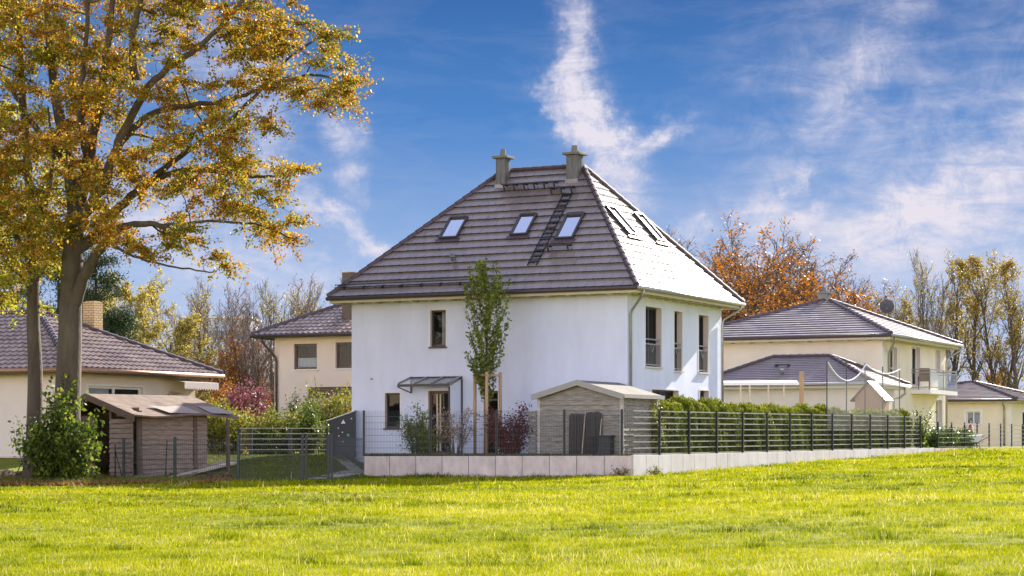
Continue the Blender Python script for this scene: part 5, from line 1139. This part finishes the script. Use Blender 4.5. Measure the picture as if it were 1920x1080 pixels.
protoC = tree('slender_tree', 0, 120, 14, 7, dict(nc=[14, 7, 5], trop=[.01, .1, .08, .05], ang=[.5, .55, .6], lr=[.32, .5, .5], t0=[.28, .15, .15], shp=[.3, .3, .3]), M['oliveleaf'], 3600, .17, M['barkdark'], '', stems=1)
protoC2 = tree('slender_tree', 0, 120, 14, 17, dict(nc=[15, 7, 5], trop=[.01, .1, .08, .05], ang=[.5, .55, .6], lr=[.34, .5, .5], t0=[.2, .15, .15], shp=[.3, .3, .3]), M['oliveleaf'], 2600, .17, M['barkdark'], '', stems=2)
protoD = tree('yellow_tree', 0, 110, 11, 9, dict(nc=[13, 9, 6], trop=[.02, .06, .05, .03], ang=[.8, .6, .6], lr=[.5, .5, .5], t0=[.18, .15, .15]), M['yellowleaf'], 9000, .18, M['barkdark'], '', stems=1)
used = set(); HH = {}
def put(proto, px, Y, ytop, rz, label, group=None, sx=1):
    H0 = max(v.co.z for v in [c for c in proto.children if c.name.startswith('trunk')][0].data.vertices) if proto.name not in HH else HH[proto.name]; HH[proto.name] = H0
    o = proto if proto not in used else copy_tree(proto); used.add(proto); place(o, px, Y, hgt(ytop, Y), H0, rz, label, group, sx); return o
put(protoA, 362, 105, 528, 0, 'leafless tree with a few yellow leaves just right of the yellow tree', sx=.9)
put(protoA2, 425, 112, 522, 1, 'bare many-stemmed tree in front of the violet block')
put(protoA2, 470, 100, 545, 2.2, 'bare tree with dark stems just left of the peach house')
put(protoA, 522, 118, 528, 3, 'bare tree rising over the left eave of the peach house')
put(protoA2, 590, 122, 512, 4, 'brown bare tree behind the ridge of the peach house')
put(protoA, 555, 130, 530, 5.2, 'thin bare tree over the roof slope of the peach house')
put(protoB, 452, 100, 600, .5, 'low orange-gold tree under the bare stems left of the peach house', sx=1.1)
put(protoD, 246, 112, 512, 0, 'broad yellow autumn tree behind the bungalow roof', sx=.95)
put(protoD, 315, 104, 588, 2, 'smaller yellow tree right of the broad yellow one', sx=1.3)
put(protoD, 200, 108, 545, 4, 'yellow tree just behind the brick chimney')
put(protoB, 1385, 135, 398, 0, 'tallest orange autumn tree right of the blue house', sx=1.6)
put(protoB2, 1325, 140, 435, 1, 'half bare brown tree just beyond the edge of the blue roof', sx=1.4)
put(protoB, 1462, 132, 412, 2.4, 'orange autumn tree above the left slope of the cream house', sx=1.5)
put(protoB2, 1415, 144, 420, 2.0, 'brownish tree filling the gap between the two tallest orange trees', sx=1.5)
put(protoB2, 1500, 146, 440, .7, 'russet tree between the orange trees and the cream house chimney', sx=1.4)
put(protoB2, 1550, 138, 448, 3.3, 'dense russet tree behind the cream house chimney', sx=1.3)
put(protoB, 1430, 122, 530, 4.4, 'low bright orange tree directly behind the cream house', sx=1.5)
put(protoB, 1530, 120, 548, 5.4, 'low gold tree behind the peak of the cream roof', sx=1.3)
put(protoC2, 1620, 150, 548, .4, 'small thin tree left of the satellite dish', sx=1.1)
put(protoC2, 1668, 150, 528, 1.4, 'thin olive tree directly behind the satellite dish')
put(protoA, 1742, 140, 468, 2.6, 'tall almost bare tree over the right end of the cream roof', sx=.7)
put(protoC, 1780, 145, 480, .3, 'slender olive tree first right of the tall bare one')
put(protoC, 1822, 140, 472, 2, 'slender olive tree behind the ridge of the yellow bungalow')
put(protoC2, 1868, 138, 478, 3.4, 'two-stemmed olive tree over the yellow bungalow roof')
put(protoC, 1912, 136, 482, 4.2, 'slender olive tree at the right edge of the picture')
put(protoC2, 1710, 155, 545, 5.0, 'small olive tree between satellite dish and the tall bare tree', sx=1.1)
def pine(px, Y, ytop, w, seed, label, bottom=.1):
    rng = np.random.default_rng(seed); x = (px - 960) / F * Y; H_ = hgt(ytop, Y); t = thing('pine_tree', (x, Y, G(x, Y)), label, 'tree', 0); br = [([np.array([0, 0, -.2]), np.array([.1, 0, H_ * .5]), np.array([0, .1, H_])], [H_ * .02, H_ * .013, .03], 0)]; Pt = []
    nb = 46
    for i in range(nb):
        f = bottom + (1 - bottom) * (i / nb); L = w * (1 - f) ** .7 * rng.uniform(.6, 1.15) + .3; a = rng.uniform(0, 6.28); s = np.array([0, 0, H_ * f]); e = s + np.array([math.cos(a) * L, math.sin(a) * L, L * rng.uniform(-.1, .35)]); m = (s + e) / 2 + np.array([0, 0, -.1 * L])
        br.append(([s, m, e], [.06, .04, .015], 2))
        for k in range(5):
            g = .35 + .65 * (k + 1) / 5; q = s * (1 - g) ** 2 + 2 * m * g * (1 - g) + e * g * g; Pt.append(q + rng.normal(0, 1, (80, 3)) * np.array([.36, .36, .17]))
    branch_mesh('trunk', br, M['barkdark'], t); leafobj('crown', np.vstack(Pt), .2, M['needle'], t, rng, aspect=.22)
pine(20, 98, 425, 3.2, 1, 'dark pine at the left edge behind the bungalow ridge'); pine(108, 104, 455, 3.0, 2, 'dark pine seen between the two beech trunks'); pine(178, 100, 478, 2.6, 3, 'dark pine just right of the big beech trunk'); pine(212, 96, 588, 1.6, 4, 'small dark conifer right of the brick chimney')

# -- shrubs
def shrub(name, px, Y, w, h, seed, mat, nleaf, lsize, label, depth=None, stems=14, bark='barkdark', z=None, cat='shrub', group=None, lmin=.05, x=None, gap=1.0, **k):
    rng = np.random.default_rng(seed); x = (px - 960) / F * Y if x is None else x; z = G(x, Y) if z is None else z
    t = thing(name, (x, Y, z), label, cat, 0, group); br, Ps = [], []; dp = depth or w * .8
    for s in range(stems):
        a = rng.uniform(0, 6.28); rr = rng.uniform(.2, 1) ** .6; e = np.array([math.cos(a) * rr * w / 2, math.sin(a) * rr * dp / 2, h * rng.uniform(.45, 1.08) * (1 - .35 * rr ** 2)])
        b0 = np.array([e[0] * .25, e[1] * .25, 0.]); m = b0 * .4 + e * .6; m[:2] *= .75; pts = [(1 - f) ** 2 * b0 + 2 * f * (1 - f) * m + f * f * e for f in np.linspace(0, 1, 7)]; br.append((pts, list(np.linspace(.022, .006, 7)), 2)); pts = np.array(pts)
        for j in range(7):
            f = rng.uniform(lmin * 6, 5.9); i = int(f); q = pts[i] + (pts[i + 1] - pts[i]) * (f - i); L = rng.uniform(.15, .45) * min(1, h / 2 + .2) * gap; d = rng.normal(0, 1, 3); d[2] = abs(d[2]) * .7; e2 = q + unit(d) * L; br.append(([q, (q + e2) / 2 + rng.normal(0, .02, 3), e2], [.007, .005, .003], 3)); Ps.append((q, e2))
        Ps.append((pts[3], pts[6]))
    n = nleaf; i = rng.integers(0, len(Ps), n); A = np.array([p[0] for p in Ps])[i]; B = np.array([p[1] for p in Ps])[i]; f = rng.uniform(0, 1.1, (n, 1)); sp = .05 + .05 * min(w, 2)
    branch_mesh('stems', br, M[bark], t); leafobj('foliage', A + (B - A) * f + rng.normal(0, sp * .8, (n, 3)), lsize, M[mat], t, rng, **k); return t
# leafy shrub round the beech trunks
shrub('leafy_shrub', 98, 59.2, 1.5, 2.3, 1, 'limeleaf', 2300, .14, 'leafy green shrub at the foot of the slimmer beech', depth=1.2, stems=16)
shrub('leafy_shrub', 150, 58.9, 1.5, 2.0, 7, 'limeleaf', 2100, .14, 'leafy dark green shrub between the big beech and the old shed', depth=1.2, stems=15)
shrub('leafy_shrub', 125, 59.4, 2.1, 3.3, 8, 'limeleaf', 1500, .16, 'tall loose lime-leaved shoots in front of the big beech trunk', depth=1.4, stems=14, lmin=.4)
shrub('leafy_shrub', 62, 59.3, 1.3, 2.1, 2, 'limeleaf', 480, .13, 'sparse leafy branches reaching left of the beech shrubs', stems=8, lmin=.4)
# front garden
shrub('green_shrub', 780, 66.0, .95, 1.75, 3, 'freshleaf', 3200, .07, 'upright green shrub left of the front door', stems=18, z=TER, depth=.7)
shrub('green_shrub', 800, 65.3, .8, 1.0, 31, 'thuja', 1500, .06, 'low green shrub behind the second fence post', stems=14, z=TER, depth=.6)
shrub('pale_shrub', 855, 65.6, 1.5, 1.75, 4, 'paleleaf', 650, .085, 'thin twiggy shrub with pale yellow leaves before the front door', stems=16, z=TER, bark='barkgrey', depth=.7, lmin=.45)
shrub('red_shrub', 958, 65.0, 1.8, 1.8, 5, 'redleaf', 3800, .075, 'dark red shrub between the staked tree and the garden shed', stems=26, z=TER, depth=.8)
shrub('red_shrub', 970, 65.3, .35, 2.7, 55, 'redleaf', 260, .07, 'tall thin dark red shoot rising above the red shrub', stems=3, z=TER, depth=.2, gap=.5)
# behind the left lawn
rr = random.Random(9)
for i, (px, Y, w, h, mt, n, lab) in enumerate((
    (405, 73.5, 1.8, 2.3, 'shrubleaf', 4200, 'yellow-green shrub right of the old shed'), (440, 74.5, 1.9, 1.7, 'oliveleaf', 4200, 'olive shrub at the left end of the grey rail fence'),
    (490, 73.6, 1.8, 1.6, 'shrubleaf', 4200, 'yellow-green shrub below the purple shrub'), (535, 74.2, 1.7, 2.0, 'shrubleaf', 4200, 'pale green shrub below the corner of the peach house'),
    (580, 73.2, 1.7, 1.9, 'limeleaf', 3600, 'bright lime shrub behind the grey rail fence'), (612, 76, 2.4, 2.9, 'shrubleaf', 4800, 'tall golden-green shrub against the peach house'),
    (650, 77, 2.0, 2.7, 'oliveleaf', 3800, 'olive shrub squeezed between the cabinet and the peach house'), (378, 75, 1.4, 2.4, 'oliveleaf', 2600, 'thin olive shrub behind the old shed'),
    (460, 82, 2.4, 3.2, 'purpleleaf', 9000, 'purple-red barberry shrub left of the peach house'), (418, 84, 1.7, 2.9, 'orangeleaf', 5200, 'orange shrub left of the purple one'), (560, 85, 2.0, 2.6, 'limeleaf', 2600, 'lime shrub at the foot of the peach house wall'),
    (392, 88, 2.4, 3.0, 'oliveleaf', 3400, 'grey-green shrub under the awning end of the bungalow'), (500, 72.9, 1.3, 1.1, 'greenleaf', 1800, 'low dark green shrub touching the grey rail fence'))):
    shrub('garden_shrub', px, Y, w, h, 100 + i, mt, n, .1, lab, stems=24)
# hedge of thujas behind the railing fence
def thuja(seed):
    rng = np.random.default_rng(seed); t = thing('thuja', (0, 0, 0), 'conical green thuja in the clipped hedge row behind the railing fence', 'hedge plant', 0, 'thujas of the clipped hedge'); H_ = 1.84
    b = MB(); b.tube([(0, 0, -.05), (0, 0, H_ * .8)], [.04, .015], 6); b.build('trunk', M['barkdark'], t); n = 3400; z = rng.uniform(0, 1, n) ** .85; a = rng.uniform(0, 6.283, n); lob = 1 + .12 * np.sin(a * 4 + z * 5 + seed)
    R = (.56 * np.sqrt(np.clip(1.04 - z ** 7, 0, 1))) * lob; r = R * rng.uniform(.45, 1, n) ** .5; Pt = np.stack([r * np.cos(a), r * np.sin(a), z * H_ + rng.normal(0, .04, n)], 1)
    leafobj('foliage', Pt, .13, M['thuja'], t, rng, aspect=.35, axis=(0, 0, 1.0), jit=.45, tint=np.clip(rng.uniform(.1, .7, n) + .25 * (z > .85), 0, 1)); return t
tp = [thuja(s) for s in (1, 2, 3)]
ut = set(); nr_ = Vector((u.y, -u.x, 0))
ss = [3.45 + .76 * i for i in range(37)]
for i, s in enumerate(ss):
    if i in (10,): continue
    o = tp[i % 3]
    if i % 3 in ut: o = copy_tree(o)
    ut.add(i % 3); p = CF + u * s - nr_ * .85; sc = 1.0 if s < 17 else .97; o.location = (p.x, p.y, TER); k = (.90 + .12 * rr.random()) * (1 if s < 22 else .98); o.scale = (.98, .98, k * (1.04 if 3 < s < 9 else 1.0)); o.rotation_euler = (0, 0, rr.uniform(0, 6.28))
p = CF + u * 32.4 - nr_ * .4; shrub('rose_bush', 0, p.y, 1.2, 2.1, 71, 'limeleaf', 1500, .1, 'loose climbing rose at the right end of the hedge', stems=14, z=TER, x=p.x)
p = CF + u * 2.9 - nr_ * .6; shrub('rose_bush', 0, p.y, .8, 2.1, 72, 'shrubleaf', 900, .09, 'loose light green bush between shed and hedge', stems=12, z=TER, x=p.x)
p = CF + u * 8.4 - nr_ * .7; shrub('rose_bush', 0, p.y, .9, 2.2, 73, 'limeleaf', 500, .09, 'airy flowering bush growing through the hedge', stems=10, z=TER, x=p.x)
for k, s in enumerate((35.2, 37.2, 39.3, 41.0)):
    p = CF + u * s - nr_ * .7; shrub('garden_shrub', 0, p.y, 1.7, 1.15, 80 + k, 'greenleaf', 2200, .1, ['dark green shrub behind the lower fence, nearest the hedge', 'dark green shrub second behind the lower fence', 'dark green shrub third behind the lower fence', 'dark green shrub just left of the wheelbarrow'][k], stems=20, z=1.1, x=p.x)
# autumn bank behind the yellow bungalow
for k, (px, Y, ytop, w, mt, lab) in enumerate(((1795, 150, 700, 5, 'yellowleaf', 'golden bush left of the yellow bungalow roof peak'), (1835, 152, 694, 6, 'oliveleaf', 'olive bush behind the yellow bungalow roof peak'), (1870, 146, 690, 5, 'orangeleaf', 'rusty orange bush over the yellow bungalow roof'), (1905, 148, 688, 6, 'oliveleaf', 'olive bush over the right end of the yellow bungalow roof'), (1935, 140, 700, 5, 'yellowleaf', 'golden bush at the right edge'), (1770, 160, 712, 5, 'oliveleaf', 'olive bush in the gap right of the cream house'))):
    shrub('autumn_bush', px, Y, w, hgt(ytop, Y), 200 + k, mt, 5200, .26, lab, stems=30)
for k, (px, Y, ytop) in enumerate(((330, 125, 650), (500, 125, 690), (410, 128, 668))):
    shrub('autumn_bush', px, Y, 5, hgt(ytop, Y), 300 + k, ['oliveleaf', 'orangeleaf', 'yellowleaf'][k], 4200, .24, ['olive bush behind the right end of the bungalow roof', 'orange bush directly left of the peach house wall', 'golden bush in front of the white annex'][k], stems=26)

# -- young columnar tree with its three stakes
def column_tree():
    rng = np.random.default_rng(77); Y = 66.0; x = (911 - 960) / F * Y; t = thing('columnar_tree', (x, Y, TER), 'young slim columnar tree held by three stakes in front of the blue house', 'tree'); H_ = 6.45; br = [([np.array([0, 0, -.05]), np.array([.03, 0, H_ * .5]), np.array([0, 0, H_ * .97])], [.055, .035, .01], 0)]; Pt = []
    for i in range(60):
        f = .30 + .62 * (i / 60); a = rng.uniform(0, 6.28); z0 = H_ * f - .3; wd = .80 * math.sin(math.pi * min(1, max(.12, (f - .24) / .80))) ** .7; R = wd * rng.uniform(.45, 1.1); L = rng.uniform(.9, 1.5); s = np.array([0, 0, z0]); e = np.array([math.cos(a) * R, math.sin(a) * R, min(z0 + L, H_ - .1)]); m = np.array([e[0] * .8, e[1] * .8, z0 + L * .35]); pts = [(1 - g) ** 2 * s + 2 * g * (1 - g) * m + g * g * e for g in np.linspace(0, 1, 7)]; br.append((pts, list(np.linspace(.016, .005, 7)), 2)); pts = np.array(pts)
        n = 80; g = rng.uniform(.6, 6, n); k = np.minimum(g.astype(int), 5); q = pts[k] + (pts[np.minimum(k + 1, 6)] - pts[k]) * (g - k)[:, None]; Pt.append(q + rng.normal(0, .055, (n, 3)))
    for (dx, top) in ((-.28, 6.0), (.0, 6.55), (.45, 5.6), (-.62, 5.6)):
        pts = np.array([[dx * .5, 0, top - 1.4], [dx * .9, 0, top - .7], [dx, 0, top]]); br.append((list(pts), [.012, .008, .004], 2)); g = rng.uniform(0, 2, 60); k = np.minimum(g.astype(int), 1); q = pts[k] + (pts[k + 1] - pts[k]) * (g - k)[:, None]; Pt.append(q + rng.normal(0, .04, (60, 3)))
    branch_mesh('trunk', br, M['barkdark'], t); leafobj('crown', np.vstack(Pt), .12, M['freshleaf'], t, rng, aspect=.5, droop=-.3)
    t = thing('tree_stakes', (x, Y, TER), 'three round wooden stakes with cross bars supporting the columnar tree', 'tree stakes'); z = 2.72; ps = [(-.36, .15), (.03, -.35), (.47, .15)]
    for (a, b_) in ps: b = MB(); b.tube([(a, b_, -.1), (a, b_, z)], .055, 10); b.build('stake', M['wood_new'], t, True)
    for (a, b_), (c, d) in ((ps[0], ps[1]), (ps[1], ps[2]), (ps[2], ps[0])): b = MB(); b.bar((a, b_, z - .1), (c, d, z - .1), .05, .07); b.build('cross_bar', M['wood_new'], t)
column_tree()

# -- grass, lawn, litter
def blades(name, x, y, z, h, w, mat, tint, rng, lean=.75):
    n = len(x); a = rng.uniform(0, 2 * math.pi, n); ca, sa = np.cos(a), np.sin(a); l = rng.normal(0, lean, n) * h; la = rng.uniform(0, 2 * math.pi, n); lx, ly = np.cos(la) * l, np.sin(la) * l
    V = np.empty((n, 6, 3)); hw = w / 2
    for k, (f, ww, lf) in enumerate(((0, 1, 0), (.55, .8, .35), (1, .15, 1.0))):
        V[:, 2 * k] = np.stack([x + lx * lf - ca * hw * ww, y + ly * lf - sa * hw * ww, z + h * f - .01], 1); V[:, 2 * k + 1] = np.stack([x + lx * lf + ca * hw * ww, y + ly * lf + sa * hw * ww, z + h * f - .01], 1)
    b = np.arange(n) * 6; Q = np.concatenate([np.stack([b, b + 1, b + 3, b + 2], 1), np.stack([b + 2, b + 3, b + 5, b + 4], 1)])
    o = npmesh(name, V.reshape(-1, 3), Q, mat, None, np.repeat(tint, 6)); o['kind'] = 'stuff'; return o
def noise2(x, y, sc, seed, ax=.6):
    """value noise, slightly stretched across the view"""
    r = np.random.default_rng(seed); out = np.zeros_like(x); amp = 1.
    for o in range(3):
        g = r.uniform(-1, 1, (256, 256)); fx = x * sc * ax * 2 ** o + 90.7 * o; fy = y * sc * 2 ** o + 31.3 * o; ix = np.floor(fx).astype(int); iy = np.floor(fy).astype(int); tx = fx - ix; ty = fy - iy; tx = tx * tx * (3 - 2 * tx); ty = ty * ty * (3 - 2 * ty)
        a = g[ix % 256, iy % 256] * (1 - tx) + g[(ix + 1) % 256, iy % 256] * tx; b = g[ix % 256, (iy + 1) % 256] * (1 - tx) + g[(ix + 1) % 256, (iy + 1) % 256] * tx; out += amp * (a * (1 - ty) + b * ty); amp *= .6
    return out
def meadow():
    rng = np.random.default_rng(1); X, Yy, Hh, Ww = [], [], [], []
    for (y0, y1, den, hh, ww) in ((20.5, 30, 1500, .050, .006), (30, 40, 850, .052, .008), (40, 52, 520, .055, .012), (52, 66, 330, .06, .017), (66, 96, 200, .07, .022)):
        xm = .27 * y1 + 5; n = int(2 * xm * (y1 - y0) * den); x = rng.uniform(-xm, xm, n); y = rng.uniform(y0, y1, n); k = (np.abs(x) < .262 * y + .6) | ((np.abs(x) < .262 * y + 5) & (rng.uniform(0, 1, n) < .4))
        # keep to the meadow: in front of both walls and the left boundary
        d = (CL - CF); wl = CF.y + (x - CF.x) * (d.y / d.x); front = (x <= CF.x) & (x >= CL.x) & (y < wl - .02)
        side = (x > CF.x) & (((x - CF.x) * u.y - (y - CF.y) * u.x) > .05); left = (x < CL.x) & (y < 60.1 - .9 * np.clip(-8.2 - x, 0, 3.2) + .3 * np.sin(x * 3)); k &= front | side | left
        x, y = x[k], y[k]; n = len(x); X.append(x); Yy.append(y); Hh.append(hh * rng.uniform(.55, 1.35, n)); Ww.append(ww * rng.uniform(.7, 1.3, n))
    x, y, h, w = map(np.concatenate, (X, Yy, Hh, Ww)); c = noise2(x, y, 1.5, 3); c2 = noise2(x, y, .35, 4); c3 = noise2(x, y, 5., 5)
    tuft = np.clip(c - .62, 0, 1) * 1.7; h = h * .82 * np.clip(1 + .3 * c2 + .45 * c3 + 1.2 * tuft, .3, 3) ; tint = .56 + rng.normal(0, .16, len(x)) - .36 * tuft + .15 * c2 - .16 * np.clip(c3, -1, 1)
    # dry pale stalks, in patches
    dry = (rng.uniform(0, 1, len(x)) < .009 + .09 * np.clip(noise2(x, y, .9, 8) - .5, 0, 1) + .12 * (y < 27) * np.clip(noise2(x, y, .5, 9) - .1, 0, 1)); tint[dry] = rng.uniform(.9, 1, dry.sum()); h[dry] *= 1.9
    # taller edge along the walls, tinted darker along the front wall only
    d = (CL - CF); wl = CF.y + (x - CF.x) * (d.y / d.x); e = np.exp(-np.clip(wl - y, 0, 9) / .5) * (x < CF.x) * (x > CL.x - .3); h *= 1 + .5 * e; tint -= .3 * e * ~dry
    es = np.exp(-np.clip((x - CF.x) * u.y - (y - CF.y) * u.x, 0, 9) / .35) * (x > CF.x); h *= 1 + .8 * es * (rng.uniform(0, 1, len(x)) < .5)
    tint = np.clip(tint, 0, 1)
    blades('meadow_grass', x, y, gz(x, y), h, w, M['grass'], tint, rng)
    # left lawn
    n = 90000; x = rng.uniform(-13.5, -4.6, n); y = rng.uniform(59.6, 74, n); k = (x > -.262 * y * .62 - 3.0); x, y = x[k], y[k]; n = len(x)
    blades('lawn_grass', x, y, gz(x, y), .05 * rng.uniform(.6, 1.8, n), .02 * np.ones(n), M['lawn'], np.clip(rng.uniform(.1, .9, n), 0, 1), rng)
    # strip of weeds and low growth on the terrace edge
    n = 9000; s = rng.uniform(0, 1, n); x = CF.x + (CL.x - CF.x) * s; y = CF.y + (CL.y - CF.y) * s + rng.uniform(.15, 1.2, n); blades('terrace_grass', x, y, np.full(n, TER), .07 * rng.uniform(.5, 1.7, n), .02 * np.ones(n), M['lawn'], rng.uniform(.1, .9, n), rng)
    # fallen leaves under the beeches
    n = 26000; x = rng.uniform(-17, -8.4, n); y = 57.0 + rng.uniform(0, 1, n) ** 1.2 * 6 + rng.normal(0, .2, n); k = rng.uniform(0, 1, n) < np.clip((-9.2 - x) / 2.5, .15, 1); x, y = x[k], y[k]
    Pt = np.stack([x, y, gz(x, y) + rng.uniform(.02, .09, len(x))], 1); Pm = np.stack([rng.uniform(-14, -3, 120), rng.uniform(42, 58, 120)], 1); Pt = np.vstack([Pt, np.column_stack([Pm, gz(Pm[:, 0], Pm[:, 1]) + .05])]); o = leafobj('fallen_leaves', Pt, .11, M['litter'], None, rng, up=4); o['kind'] = 'stuff'
    n = 7000; x = rng.uniform(-17, -9.2, n); y = rng.uniform(57.2, 61.5, n); blades('rough_grass', x, y, gz(x, y), .13 * rng.uniform(.5, 1.8, n), .02 * np.ones(n), M['lawn'], rng.uniform(.2, 1, n), rng)
meadow()
for k, (px, py, w, h, mt, lab) in enumerate(((1255, 0, .5, .35, 'shrubleaf', 'small weed at the foot of the sunlit wall near its corner'), (1175, 0, .5, .4, 'oliveleaf', 'dry weed at the right end of the shaded concrete wall'))):
    p = CF + (u * 1.2 + nr_ * .25 if k == 0 else Vector((-.35, -.25, 0))); shrub('weed', 0, p.y, w, h, 400 + k, mt, 160, .06, lab, stems=7, x=p.x, cat='weed')
